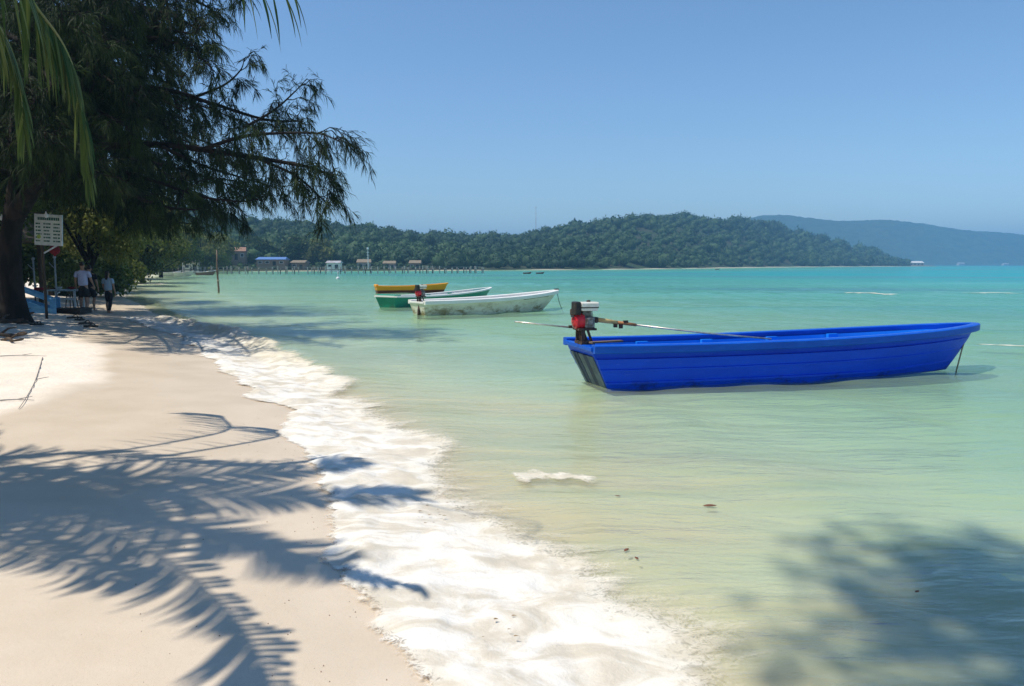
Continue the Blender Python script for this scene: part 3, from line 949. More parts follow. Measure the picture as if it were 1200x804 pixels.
def make_boat(name, label, hull, mats, loc, heading, thwarts, group='boats moored off the beach', rim=(0.075, 0.055), floor_h=0.30, foredeck=0.9, stern_deck=0.35, pitch=0.0):
    r = empty(name, loc, heading)
    r.rotation_euler = (0, pitch, heading)
    tag(r, label, 'boat', group)
    F = fs_list()
    prof = hull.prof
    full = [(w, h, -1) for w, h in prof[::-1]] + [(w, h, 1) for w, h in prof[1:]]
    secs = [[hull.pt(f, w, h, sd) for w, h, sd in full] for f in F]
    v, fc = loft(secs, cap0=True, cap1=True)
    o = MB().add(v, fc).build('hull', mats['hull'], r, True)
    o.data.polygons.foreach_set('use_smooth', [len(p.vertices) == 4 for p in o.data.polygons])
    o.modifiers.new('edges', 'EDGE_SPLIT').split_angle = R(28)
    # inner shell: side liner and floor boards
    inn = [(0.85, 0.99), (0.84, 0.8), (hull.bot + 0.08, 0.55), (hull.bot + 0.02, floor_h), (0.0, floor_h)]
    fulli = [(w, h, -1) for w, h in inn] + [(w, h, 1) for w, h in inn[:-1][::-1]]
    Fi = [f for f in F if f < 0.985]
    secs = [[hull.pt(max(f, 0.012), w, h, sd, 0.03) for w, h, sd in fulli] for f in Fi]
    v, fc = loft(secs, cap0=True, cap1=True)
    MB().add(v, [q[::-1] for q in fc]).build('inner_liner', mats['inner'], r, True).modifiers.new('edges', 'EDGE_SPLIT').split_angle = R(30)
    # gunwale: rolled rim all round, port, bow, starboard
    rw, rh = rim
    ring = []
    path = [(f, -1) for f in F] + [(f, 1) for f in F[::-1]]
    cs = []
    for i, (f, sd) in enumerate(path):
        p = Vector(hull.pt(f, 0.965, 1.0, sd))
        p0 = Vector(hull.pt(*path[max(i - 1, 0)][:1], 0.965, 1.0, path[max(i - 1, 0)][1])); p1 = Vector(hull.pt(path[min(i + 1, len(path) - 1)][0], 0.965, 1.0, path[min(i + 1, len(path) - 1)][1]))
        d = (p1 - p0); d.z = 0; d.normalize()
        n = Vector((d.y, -d.x, 0))
        sec = []
        for a, b in ((-0.55, -0.1), (-0.55, 0.85), (-0.35, 1.0), (0.55, 1.0), (0.78, 0.8), (0.78, -0.35), (0.66, -0.5), (0.0, -0.5), (0.0, -0.1)):
            sec.append(p + n * (a * rw) + Vector((0, 0, b * rh)))
        cs.append(sec)
    v, fc = loft(cs, closed=True, cap0=True, cap1=True)
    MB().add(v, fc).build('gunwale', mats['rim'], r, True).modifiers.new('edges', 'EDGE_SPLIT').split_angle = R(35)
    # transom cap across the stern
    a = Vector(hull.pt(0, 0.93, 1.0, -1)); b = Vector(hull.pt(0, 0.93, 1.0, 1))
    MB().box(((a + b) / 2 + Vector((0.015, 0, 0.012))), (0.085, (b - a).length + 0.02, 0.07)).build('transom_cap', mats['rim'], r, bevel=0.012)
    # decks at both ends
    def deck(f0, f1, nm, drop):
        Fd = [f0 + (f1 - f0) * i / 8 for i in range(9)]
        top = [[hull.pt(f, 0.80, 1 - drop, -1, 0.02), hull.pt(f, 0, 1 - drop + 0.04, 1, 0.02), hull.pt(f, 0.80, 1 - drop, 1, 0.02)] for f in Fd]
        bot_ = [[(x, y, z - 0.04) for x, y, z in s] for s in top]
        secs = [t_ + b_[::-1] for t_, b_ in zip(top, bot_)]
        v, fc = loft(secs, closed=True, cap0=True, cap1=True)
        MB().add(v, fc).build(nm, mats['deck'], r)
    if foredeck: deck(1 - foredeck / hull.L, 0.985, 'foredeck', 0.10)
    if stern_deck: deck(0.02, stern_deck / hull.L, 'stern_deck', 0.10)
    for f in thwarts:
        a = Vector(hull.pt(f, 0.83, 0.80, -1, 0.03)); b = Vector(hull.pt(f, 0.83, 0.80, 1, 0.03))
        th = MB().box((a + b) / 2, (0.24, (b - a).length, 0.04)).build('thwart', mats['deck'], r, bevel=0.008)
        for sd in (-1, 1):     # moulded knee that carries the seat up to the rim
            k = Vector(hull.pt(f, 0.80, 0.93, sd, 0.05))
            MB().box(k, (0.20, 0.07, 0.16 * hull.H)).build('knee', mats['deck'], th)
    return r


steel = mat('bare_steel', (0.62, 0.60, 0.56), (0.42, 0.36, 0.30), scale=14, rough=0.38, metal=0.7, spec=0.5)
black = mat('engine_black', (0.02, 0.02, 0.022), (0.04, 0.035, 0.03), scale=20, rough=0.45)
alloy = mat('engine_alloy', (0.28, 0.28, 0.28), (0.12, 0.11, 0.10), scale=25, rough=0.5, metal=0.5)
red = mat('engine_red', (0.68, 0.02, 0.035), (0.48, 0.015, 0.025), scale=12, rough=0.35, coat=0.3)
ivory = mat('tank_ivory', (0.85, 0.82, 0.74), (0.74, 0.69, 0.58), scale=9, rough=0.35, coat=0.3)
rustm = mat('rusty_bracket', (0.10, 0.055, 0.04), (0.04, 0.03, 0.028), scale=20, rough=0.8)
tan = mat('tan_grip', (0.62, 0.44, 0.18), (0.48, 0.30, 0.12), scale=14, rough=0.6)
orange = mat('orange_sleeve', (0.45, 0.18, 0.06), (0.28, 0.12, 0.06), scale=14, rough=0.7)
plankm = mat('grey_plank', (0.20, 0.14, 0.10), (0.12, 0.09, 0.07), scale=8, rough=0.85, stretch=(0.2, 1, 1))


def make_engine(boat, loc, yaw=0.0, s=1.0, rod=True, tail=0.95):
    """small petrol engine on a bracket with a long shaft: a part of its boat, pieces as sub-parts"""
    e = empty('engine', loc, yaw, boat)
    e.scale = (s, s, s)
    MB().box((0.02, 0, 0.02), (0.20, 0.30, 0.04)).box((-0.05, -0.11, 0.11), (0.05, 0.03, 0.18)).box((-0.05, 0.11, 0.11), (0.05, 0.03, 0.18)) \
        .bar((0.09, -0.1, 0.03), (0.02, -0.1, 0.22), 0.03, 0.03).bar((0.09, 0.1, 0.03), (0.02, 0.1, 0.22), 0.03, 0.03).box((0.02, 0, 0.215), (0.27, 0.26, 0.03)).build('bracket', rustm, e)
    MB().tube([(-0.02, 0, 0.03), (-0.02, 0, 0.22)], 0.045, 12).build('swivel_post', rustm, e, True)
    MB().box((0.06, 0, 0.31), (0.15, 0.22, 0.16)).box((0.05, -0.12, 0.33), (0.10, 0.05, 0.10)).build('crankcase', alloy, e, bevel=0.015)
    cyl = MB()
    for i in range(7): cyl.box((0.04, 0.02, 0.395 + i * 0.014), (0.17 - 0.004 * i, 0.17, 0.007))
    cyl.box((0.04, 0.02, 0.43), (0.11, 0.12, 0.12)).build('cylinder_fins', alloy, e)
    sh = MB().lathe((-0.13, 0, 0.33), [(0.02, -0.035), (0.075, -0.03), (0.112, 0.0), (0.118, 0.06), (0.115, 0.115)], 22, 'X').build('fan_shroud', red, e, True)
    sh.modifiers.new('edges', 'EDGE_SPLIT').split_angle = R(40)
    g = MB()
    for i in range(8):
        a = i * math.pi / 4
        g.bar((-0.166, 0.02 * math.cos(a), 0.33 + 0.02 * math.sin(a)), (-0.140, 0.10 * math.cos(a), 0.33 + 0.10 * math.sin(a)), 0.006, 0.008)
    g.build('fan_grille', black, sh)
    MB().box((-0.175, -0.02, 0.40), (0.02, 0.12, 0.025)).build('starter_grip', black, e, bevel=0.006)
    tk = MB().box((0.06, -0.01, 0.565), (0.28, 0.22, 0.075)).build('tank_top', ivory, e, bevel=0.022)
    MB().box((0.055, -0.01, 0.50), (0.255, 0.20, 0.045)).build('tank_base', ivory, e, bevel=0.014)
    MB().box((0.058, -0.01, 0.525), (0.266, 0.208, 0.012)).build('tank_seam', black, e)
    MB().lathe((0.08, 0.02, 0.60), [(0.03, 0), (0.03, 0.02), (0.022, 0.028)], 12).build('fuel_cap', black, e)
    MB().box((-0.125, -0.03, 0.515), (0.095, 0.18, 0.19)).build('air_filter', black, e, bevel=0.02)
    MB().box((-0.05, 0.13, 0.45), (0.2, 0.10, 0.10)).build('muffler', rustm, e, bevel=0.02)
    if rod:
        MB().tube([(0.14, -0.03, 0.345), (0.20, -0.03, 0.34)], 0.045, 12).build('clutch_housing', rustm, e, True)
        a, b = Vector((0.19, -0.03, 0.345)), Vector((0.50, -0.06, 0.30))
        MB().tube([a, a.lerp(b, .4), b], [0.036, 0.034, 0.026], 12).build('handle_tube', tan, e, True)
        c = Vector((0.78, -0.09, 0.262))
        MB().tube([b, c], [0.026, 0.022], 10).build('sleeve', orange, e, True)
        MB().box((0.47, -0.06, 0.255), (0.05, 0.04, 0.05)).box((0.55, -0.07, 0.245), (0.05, 0.04, 0.06)).box((0.62, -0.08, 0.315), (0.07, 0.03, 0.03)).build('throttle_clamp', rustm, e)
        d = Vector((2.75, -0.52, 0.045))
        MB().tube([c, c.lerp(d, .5) - Vector((0, 0, .015)), d], 0.0125, 8).build('shaft', steel, e, True)
        MB().tube([(-0.16, 0.0, 0.235), (-tail - 0.05, 0.10, 0.33)], [0.012, 0.010], 8).build('tail_shaft', steel, e, True)
        MB().box((-0.20, 0.0, 0.25), (0.05, 0.03, 0.04)).build('shaft_coupling', rustm, e)
    return e


# --- the blue boat in front
BLUE = hull_paint('blue_paint', (0.001, 0.062, 0.66), (0.002, 0.075, 0.74), ((0.01, 0.03, 0.16), 0.0, 0.16, 0.5), 0.36, 0.05)
BLUE_IN = hull_paint('blue_paint_inside', (0.008, 0.22, 0.78), (0.012, 0.27, 0.82), None, 0.4, 0.2)
BLUE_RIM = hull_paint('blue_rim_paint', (0.002, 0.075, 0.48), (0.003, 0.10, 0.56), None, 0.3, 0.15)
hb_ = Hull(7.52, 1.42, 0.65, 0.07, 0.15, 0.02, 0.55, 0.33, 0.88, 2.7, 0.74)
blue = make_boat('blue_longtail_boat', 'bright blue open fishing boat with a long-shaft engine, nearest of the boats', hb_, {'hull': BLUE, 'inner': BLUE_IN, 'rim': BLUE_RIM, 'deck': BLUE_IN},
                 (1.02, 11.72, 0.0), R(15.5), (0.17, 0.33, 0.50, 0.66), rim=(0.12, 0.085), foredeck=1.0, stern_deck=0.5)
e = make_engine(blue, (0.06, -0.05, 0.645), 0.0, 1.06)
MB().box((0.30, -0.38, 0.70), (0.55, 0.10, 0.025), Matrix.Rotation(0.2, 3, 'Z')).build('loose_plank', plankm, blue)
pad_k = mat('pad_black', (0.012, 0.03, 0.10), (0.03, 0.04, 0.07), scale=9); pad_g = mat('pad_grey', (0.13, 0.17, 0.20), (0.07, 0.10, 0.14), scale=7)
for k_, (y_k, w_k) in enumerate(((-0.40, 0.17), (-0.21, 0.19), (0.0, 0.20), (0.21, 0.19), (0.40, 0.17))):
    a_k, b_k = Vector(hb_.pt(0, 0, 0.06, 1)), Vector(hb_.pt(0, 0, 0.84, 1))
    MB().bar(a_k + Vector((-0.012, y_k * 0.9, 0)), b_k + Vector((-0.012, y_k, 0)), w_k, 0.03).build('transom_plank', (pad_g, pad_k)[k_ % 2], blue)
MB().tube([Vector(hb_.pt(0.985, 0.2, 0.92, -1)), Vector(hb_.pt(0.975, 0.2, 0.5, -1)) + Vector((0.12, -0.05, -0.02)), (7.02, -0.15, -0.16)], 0.014, 6).build('mooring_rope', mat('rope_tan', (0.42, 0.34, 0.20), (0.3, 0.24, 0.15), scale=40), blue, True)
MB().lathe((hb_.pt(0.99, 0, 0.9, 1)[0] + 0.03, 0, hb_.pt(0.99, 0, 0.9, 1)[2]), [(0.02, -0.05), (0.02, 0.05)], 8).build('bow_ring', steel, blue)
for i, f in enumerate((0.30, 0.315, 0.335, 0.395, 0.41, 0.43)):
    p = Vector(hb_.pt(f, 0.965, 0.945, -1)) + Vector((0, -0.004, 0))
    MB().lathe(p, [(0.012, -0.012), (0.012, 0.012)], 8, 'Y').build('rivet', steel, blue)

# --- white boat
WHITE = hull_paint('white_dirty_paint', (0.80, 0.77, 0.66), (0.66, 0.62, 0.48), ((0.26, 0.20, 0.09), 0.05, 0.60, 0.47), 0.5, 0.05)
WHITE_R = hull_paint('white_rim_paint', (0.82, 0.81, 0.78), (0.74, 0.72, 0.66), None, 0.45, 0.1)
hw_ = Hull(6.45, 1.35, 0.56, 0.10, 0.26, 0.0, 0.75, 0.12, 0.86, 2.6, 0.70, False)
p0 = on(486, 371); p1 = on(648, 364)
wh_head = math.atan2(p1.y - p0.y, p1.x - p0.x)
white = make_boat('white_longtail_boat', 'weathered white open boat with brown stains and a red engine at its stern', hw_, {'hull': WHITE, 'inner': WHITE_R, 'rim': WHITE_R, 'deck': WHITE_R},
                  (p0.x, p0.y + 0.62, 0), wh_head, (0.2, 0.4, 0.6), rim=(0.14, 0.10), floor_h=0.4, foredeck=1.6, stern_deck=0.3)
make_engine(white, (0.10, -0.1, 0.46), 0.0, 1.08, False)
MB().tube([(0.1, -0.1, 0.56), (0.04, -0.1, 0.2), (0.0, -0.1, -0.2)], [0.05, 0.06, 0.05], 8).build('engine_leg', rustm, white, True)
MB().bar(Vector(hw_.pt(0.68, 1.0, 0.93, -1)) + Vector((0, -0.01, 0)), Vector(hw_.pt(0.90, 0.99, 0.93, -1)) + Vector((0, -0.012, 0)), 0.02, 0.07).build('dark_strip', mat('strip_dark', (0.05, 0.045, 0.035), (0.10, 0.08, 0.05), scale=6), white)  # short dark strip under the gunwale towards the bow
bt = Vector(hw_.pt(1.0, 0, 1.0, 1))
MB().box(bt + Vector((0.02, 0, 0.06)), (0.16, 0.16, 0.17)).build('bow_fender', black, white, bevel=0.02)
MB().tube([bt + Vector((0.02, -0.05, -0.05)), bt + Vector((0.12, -0.08, -0.45)), bt + Vector((0.35, -0.12, -0.98))], 0.012, 5).build('mooring_rope', black, white)

# --- green boat
GREEN = hull_paint('green_paint', (0.01, 0.24, 0.15), (0.015, 0.30, 0.20), ((0.05, 0.12, 0.08), 0.0, 0.3, 0.5), 0.35, 0.2)
hg_ = Hull(7.7, 1.35, 0.52, 0.10, 0.24, 0.06, 0.7, 0.15, 0.88, 2.3, 0.70, False)
p0 = on(449, 362); p1 = on(580, 353)
green = make_boat('green_boat', 'green hulled boat with white gunwales lying behind the white boat', hg_, {'hull': GREEN, 'inner': WHITE_R, 'rim': WHITE_R, 'deck': GREEN},
                  (p0.x, p0.y + 0.6, 0), math.atan2(p1.y - p0.y, p1.x - p0.x), (0.25, 0.45, 0.65), rim=(0.10, 0.05), floor_h=0.3, foredeck=1.1, stern_deck=0.9)
MB().box((0.20, 0, 0.52), (0.34, 1.12, 0.10)).build('stern_box', GREEN, green, bevel=0.02)
tri = MB(); c_ = Vector(hg_.pt(0.17, 0.955, 0.62, -1))
tri.add([c_ + Vector((0, -0.06, -0.13)), c_ + Vector((0.26, -0.055, 0.0)), c_ + Vector((0, -0.06, 0.13)), c_ + Vector((0, 0.02, -0.13)), c_ + Vector((0.26, 0.02, 0.0)), c_ + Vector((0, 0.02, 0.13))],
        [(0, 1, 2), (5, 4, 3), (0, 3, 4, 1), (1, 4, 5, 2), (2, 5, 3, 0)]).build('arrow_mark', WHITE_R, green)

# --- yellow boat
YEL = hull_paint('yellow_paint', (0.80, 0.31, 0.010), (0.85, 0.37, 0.015), ((0.14, 0.035, 0.02), 0.14, 0.24, 0.2), 0.4, 0.1)
hy_ = Hull(4.8, 1.3, 0.46, 0.08, 0.20, 0.06, 0.30, 0.10, 0.80, 2.8, 0.72, False)
p0 = on(438, 344); p1 = on(521, 343)
yellow = make_boat('yellow_boat', 'orange yellow rowing boat with a dark bottom, farthest of the moored boats', hy_, {'hull': YEL, 'inner': YEL, 'rim': YEL, 'deck': YEL},
                   (p0.x, p0.y + 0.6, 0), math.atan2(p1.y - p0.y, p1.x - p0.x), (0.3, 0.5, 0.7), rim=(0.09, 0.06), floor_h=0.4, foredeck=0.8, stern_deck=0.5)
MB().box((0.06, 0, 0.50), (0.16, 0.9, 0.14)).build('stern_block', YEL, yellow, bevel=0.02)

# --- small craft drawn up by the pier
hs_ = Hull(3.4, 1.2, 0.55, 0.08, 0.30, 0.0, 0.5, 0.1, 0.85, 2.4, 0.7, False)
whs = mat('skiff_white', (0.72, 0.71, 0.68)); vio = mat('skiff_violet', (0.06, 0.07, 0.45)); brn = mat('skiff_brown', (0.2, 0.11, 0.07))
for (u, v, hd, m_, lab) in ((186, 323, 0.3, whs, 'white skiff drawn up on the far beach, leftmost of the skiffs by the pier'), (205, 323, -0.2, whs, 'white boat with a short mast by the root of the pier'),
                            (230, 322, 0.1, brn, 'brown skiff moored beside the root of the pier'), (113, 338, 0.15, vio, 'violet blue dinghy pulled up on the beach behind the walkers')):
    p = on(u, v, 0.05)
    gz = max(ground(p.x, p.y), -0.02)
    b_ = make_boat('skiff', lab, hs_ if m_ is not vio else Hull(2.6, 1.0, 0.42, 0.0, 0.15, 0, 0.3, 0.1, 0.85, 2.3, 0.7, False), {'hull': m_, 'inner': m_, 'rim': whs if m_ is not vio else m_, 'deck': m_}, (p.x, p.y, gz + 0.05), hd, (0.35, 0.6), 'small boats along the far beach', foredeck=0.6, stern_deck=0)
    if 'mast' in lab: MB().tube([(1.5, 0, 0.2), (1.5, 0, 3.0)], 0.05, 6).build('mast', whs, b_)
for (u, v, lab) in ((613, 321, 'dark longboat at anchor off the end of the pier'), (628, 321, 'second dark longboat at anchor off the pier, to the right'), (838, 316, 'reddish boat moored close under the wooded cape')):
    p = on(u, v)
    ab_ = make_boat('anchored_boat', lab, hs_, {'hull': brn, 'inner': brn, 'rim': brn, 'deck': brn}, (p.x, p.y, 0), 0.1, (0.4,), 'boats anchored far out', foredeck=0.6, stern_deck=0)
    ab_.scale = (0.5, 0.5, 0.5)


# ================================================================== TREES
BARK = mat('casuarina_bark', (0.035, 0.029, 0.025), (0.018, 0.016, 0.014), scale=5, rough=0.95, spec=0.1, bump=0.6, bscale=18, stretch=(1, 1, 0.25))
NEEDLE = leaf_mat('casuarina_needles', (0.005, 0.013, 0.004), (0.040, 0.066, 0.016), 0.22, 0.75)
PALM_BARK = mat('palm_bark', (0.26, 0.22, 0.17), (0.16, 0.13, 0.10), scale=6, rough=0.9, bump=0.5, bscale=8, stretch=(1, 1, 4))
PALM_LEAF = leaf_mat('palm_leaflets', (0.025, 0.062, 0.014), (0.13, 0.165, 0.045), 0.3, 0.42)
PALM_RIB = mat('palm_rib', (0.20, 0.24, 0.07), (0.28, 0.24, 0.10), scale=5, rough=0.5)


class Needles:
    """thin drooping strips, gathered for one mesh"""
    def __init__(s): s.P = []; s.D = []; s.L = []; s.W = []; s.T = []

    def add(s, p, d, l, w, t): s.P.append(p); s.D.append(d); s.L.append(l); s.W.append(w); s.T.append(t)

    def build(s, name, m, parent, rng, droop=0.9):
        P = np.array(s.P); D = np.array(s.D); L = np.array(s.L)[:, None]; W = np.array(s.W)[:, None]; T = np.array(s.T)
        D = D / np.linalg.norm(D, axis=1)[:, None]
        n = len(P)
        side = np.cross(D, rng.normal(size=(n, 3))); side /= np.linalg.norm(side, axis=1)[:, None]
        down = np.array([0, 0, -1.0])
        m1 = P + D * L * 0.5 + down * L * 0.10 * droop
        m2 = P + D * L * 0.80 + down * L * 0.42 * droop
        V = np.stack([P - side * W * 0.5, P + side * W * 0.5, m1 - side * W * 0.5, m1 + side * W * 0.5, m2], 1).reshape(-1, 3)
        i = np.arange(n)[:, None] * 5
        F = np.concatenate([i + np.array([[0, 1, 3]]), i + np.array([[0, 3, 2]]), i + np.array([[2, 3, 4]])], 0)
        return np_mesh(name, V, F, m, parent, smooth=False, attrs={'tint': np.repeat(np.clip(T, 0, 1), 5)})


def arc(a, b, sag, n, jit, rng):
    a, b = np.array(a), np.array(b)
    t = np.linspace(0, 1, n)[:, None]
    p = a + (b - a) * t
    p[:, 2] += sag * 4 * (t[:, 0] * (1 - t[:, 0]))
    p[1:-1] += rng.normal(size=(n - 2, 3)) * jit
    return p


def casuarina():
    rng = np.random.default_rng(23)
    YT = 21.0
    base = at(18, 372, YT); base.z = ground(base.x, base.y) - 0.1
    root = empty('casuarina_tree', base)
    tag(root, 'big dark casuarina tree leaning over the beach with drooping needle branches', 'tree')
    O = np.array(base)
    L_ = lambda p: Vector(p) - base
    tr = [base, at(12, 300, YT), at(20, 215, YT), at(34, 110, YT + 0.3), at(48, -20, YT + 0.3), at(60, -180, YT), at(70, -330, YT)]
    tr = [Vector(p) for p in tr]
    tp = lerp_pts(tr, 26)
    MB().tube([L_(p) for p in tp], [0.33 - 0.29 * (i / 25) ** 0.9 + (0.16 if i == 0 else 0.05 if i == 1 else 0) for i in range(26)], 12).build('trunk', BARK, root, True)
    fork = lerp_pts([at(16, 255, YT), at(48, 205, YT - 0.8), at(95, 120, YT - 1.6), at(120, 10, YT - 2), at(130, -120, YT - 2)], 16)
    MB().tube([L_(p) for p in fork], [0.26 - 0.21 * i / 15 for i in range(16)], 10).build('trunk', BARK, root, True)
    limbs = []

    def limb(pix, Y0, Y1, r0, dens=1.0, drp=1.0, start=0.12):
        n = len(pix)
        pts = [at(u, v, Y0 + (Y1 - Y0) * i / (n - 1)) for i, (u, v) in enumerate(pix)]
        limbs.append((lerp_pts(pts, max(10, 5 * n)), r0, dens, drp, start))

    # limbs reaching out over the water (the open right side of the crown)
    limb([(28, 178), (110, 172), (190, 170), (255, 178), (318, 188), (362, 196), (388, 206)], YT, YT - 1.2, 0.12, 1.0, 1.1, 0.2)
    limb([(235, 176), (285, 160), (335, 156), (375, 157), (398, 166)], YT - 0.8, YT - 2.2, 0.055, 1.0, 1.1, 0.1)
    limb([(35, 200), (100, 208), (150, 226), (190, 242), (228, 246)], YT, YT - 2.5, 0.10, 0.7, 0.6, 0.2)
    limb([(140, 200), (190, 215), (232, 230), (285, 236), (312, 230)], YT - 0.5, YT - 0.5, 0.055, 0.7, 0.7, 0.2)
    limb([(32, 130), (110, 110), (185, 104), (250, 122), (310, 140), (352, 142)], YT, YT + 0.8, 0.10, 1.0, 1.0, 0.15)
    limb([(285, 150), (320, 130), (345, 108), (358, 94)], YT - 0.4, YT + 0.2, 0.04, 0.55, 0.8, 0.15)
    limb([(225, 115), (262, 100), (282, 82), (286, 68)], YT, YT + 0.4, 0.04, 0.45, 0.6, 0.2)
    limb([(300, 185), (345, 205), (372, 228), (384, 240)], YT - 1.0, YT - 1.2, 0.045, 0.9, 1.0, 0.1)
    limb([(190, 172), (240, 195), (290, 210), (330, 222)], YT - 0.7, YT + 1.2, 0.05, 0.8, 0.9, 0.2)
    limb([(36, 80), (110, 50), (180, 45), (225, 60), (246, 78)], YT, YT - 1.5, 0.10, 1.1, 1.0, 0.1)
    limb([(40, 50), (100, 10), (170, -8), (225, 0), (252, 14)], YT, YT + 1.0, 0.10, 1.1, 1.0, 0.1)
    limb([(42, 10), (110, -50), (190, -70), (250, -45), (276, -18)], YT, YT - 1, 0.10, 1.1, 1.0, 0.1)
    limb([(46, -60), (110, -130), (180, -150), (235, -130), (262, -95)], YT, YT + 1, 0.09, 0.9, 1.0, 0.1)
    limb([(56, -150), (120, -220), (180, -240), (225, -215)], YT, YT - 1, 0.08, 0.8, 1.0, 0.1)
    # the thick of the crown, front and back
    for (a, b, c, d, dy) in ((20, 150, 190, 195, 3), (20, 120, 150, 150, -3), (25, 90, 170, 95, 4), (30, 60, 130, 60, -4), (22, 170, 120, 205, -4), (20, 185, 100, 215, 4),
                             (30, 40, 190, 30, 3), (36, 10, 150, 0, -3), (40, -20, 190, -30, 4), (20, 140, -90, 150, 1), (20, 100, -110, 80, -2), (25, 50, -90, 20, 2),
                             (30, 0, -80, -50, -2), (20, 165, -60, 190, -3), (25, 80, 60, 100, -6), (20, 140, 60, 170, -6), (28, 30, 80, 30, -6), (30, 120, 200, 150, 1.5), (30, 70, 215, 90, 2), (30, 110, 90, 140, 6),
                             (24, 150, 140, 215, 2), (18, 200, 110, 225, 3), (18, 195, 70, 218, 5), (20, 120, 10, 175, -5), (24, 60, 40, 120, -6), (16, 205, -60, 225, -2), (30, 60, 160, 120, -3), (30, 20, 170, 70, -2), (30, 90, 130, 170, 3), (36, 0, 215, 10, 0), (22, 175, 90, 225, -2), (25, 175, 170, 230, -1), (20, 190, 60, 225, 3), (44, -70, 120, -90, -4), (50, -110, 150, -140, 4), (20, 195, -40, 215, 2), (100, 120, 215, 130, -1), (95, 60, 225, 40, -1.5), (110, 20, 235, 35, -1)):
        limb([(a, b), ((a * 2 + c) / 3, (b * 2 + d) / 3 - 14), ((a + 2 * c) / 3, (b + 2 * d) / 3 - 14), (c, d)], YT, YT + dy, 0.08, 1.25, 0.85, 0.1)

    nd = Needles()
    twigs = MB()
    for pts, r0, dens, drp, start in limbs:
        n = len(pts)
        MB().tube([L_(p) for p in pts], [r0 * (1 - 0.8 * i / (n - 1)) for i in range(n)], 7).build('branch', BARK, root, True)
        seglen = [(pts[i + 1] - pts[i]).length for i in range(n - 1)]
        tot = sum(seglen)
        nsub = int(tot * 4.6 * dens) + 3
        for k in range(nsub):
            f = start + (1.02 - start) * (k + rng.random()) / nsub
            f = min(f, 0.999)
            i = f * (n - 1); j = int(i)
            p = np.array(pts[j].lerp(pts[j + 1], i - j)); d = np.array((pts[j + 1] - pts[j]).normalized())
            ang = rng.normal(size=3) * np.array([1, 1, 0.55]); ang -= d * ang.dot(d); ang /= np.linalg.norm(ang) + 1e-6
            ln = rng.uniform(0.5, 1.25) * (1.0 - 0.35 * f)
            end = p + d * ln * rng.uniform(0.3, 0.8) + ang * ln * 0.75 + np.array([0, 0, -0.28 * ln * drp + 0.14])
            sub = arc(p, end, 0.12 * ln, 7, 0.03, rng)
            twigs.tube([Vector(q) - base for q in sub], [0.016 - 0.011 * q / 6 for q in range(7)], 4, False)
            clump = np.clip(0.45 + 0.25 * rng.normal(), 0, 1)
            ntw = int(ln * 9.5) + 2
            for q in range(ntw):
                g = rng.uniform(0.15, 1.0); ii = g * 6; jj = min(int(ii), 5)
                tpnt = sub[jj] + (sub[jj + 1] - sub[jj]) * (ii - jj)
                tl = rng.uniform(0.25, 0.62) * drp
                td = rng.normal(size=3) * 0.45 + (end - p) / (np.linalg.norm(end - p) + 1e-6) * 0.5 + np.array([0, 0, -0.75])
                td /= np.linalg.norm(td)
                for w in range(13):
                    o = tpnt + td * tl * rng.random() * 0.85 - O
                    dd = td + rng.normal(size=3) * 0.33
                    nd.add(o, dd, rng.uniform(0.16, 0.36), rng.uniform(0.008, 0.016), clump + 0.2 * rng.normal())
    twigs.build('twigs', BARK, root)['kind'] = 'stuff'
    nd.build('crown', NEEDLE, root, rng)
    return root


CAS = casuarina()


def copy_tree(o, parent=None):
    c = o.copy(); COL.objects.link(c); c.parent = parent
    for ch in o.children: copy_tree(ch, c)
    return c


for (dx, dy, rz, sc_, lab) in ((-4.2, 5.5, 1.2, 1.1, 'second casuarina close behind the big one, darkening the left edge'),
                               (-7.5, 1.0, 2.6, 1.0, 'third casuarina beyond the left edge with boughs reaching into the picture')):
    c_ = copy_tree(CAS)
    x_, y2_ = CAS.location.x + dx, CAS.location.y + dy
    c_.location = (x_, y2_, ground(x_, y2_) - 0.1); c_.rotation_euler = (0, 0, rz); c_.scale = (sc_, sc_, sc_)
    tag(c_, lab, 'tree', 'casuarina trees'); CAS['group'] = 'casuarina trees'


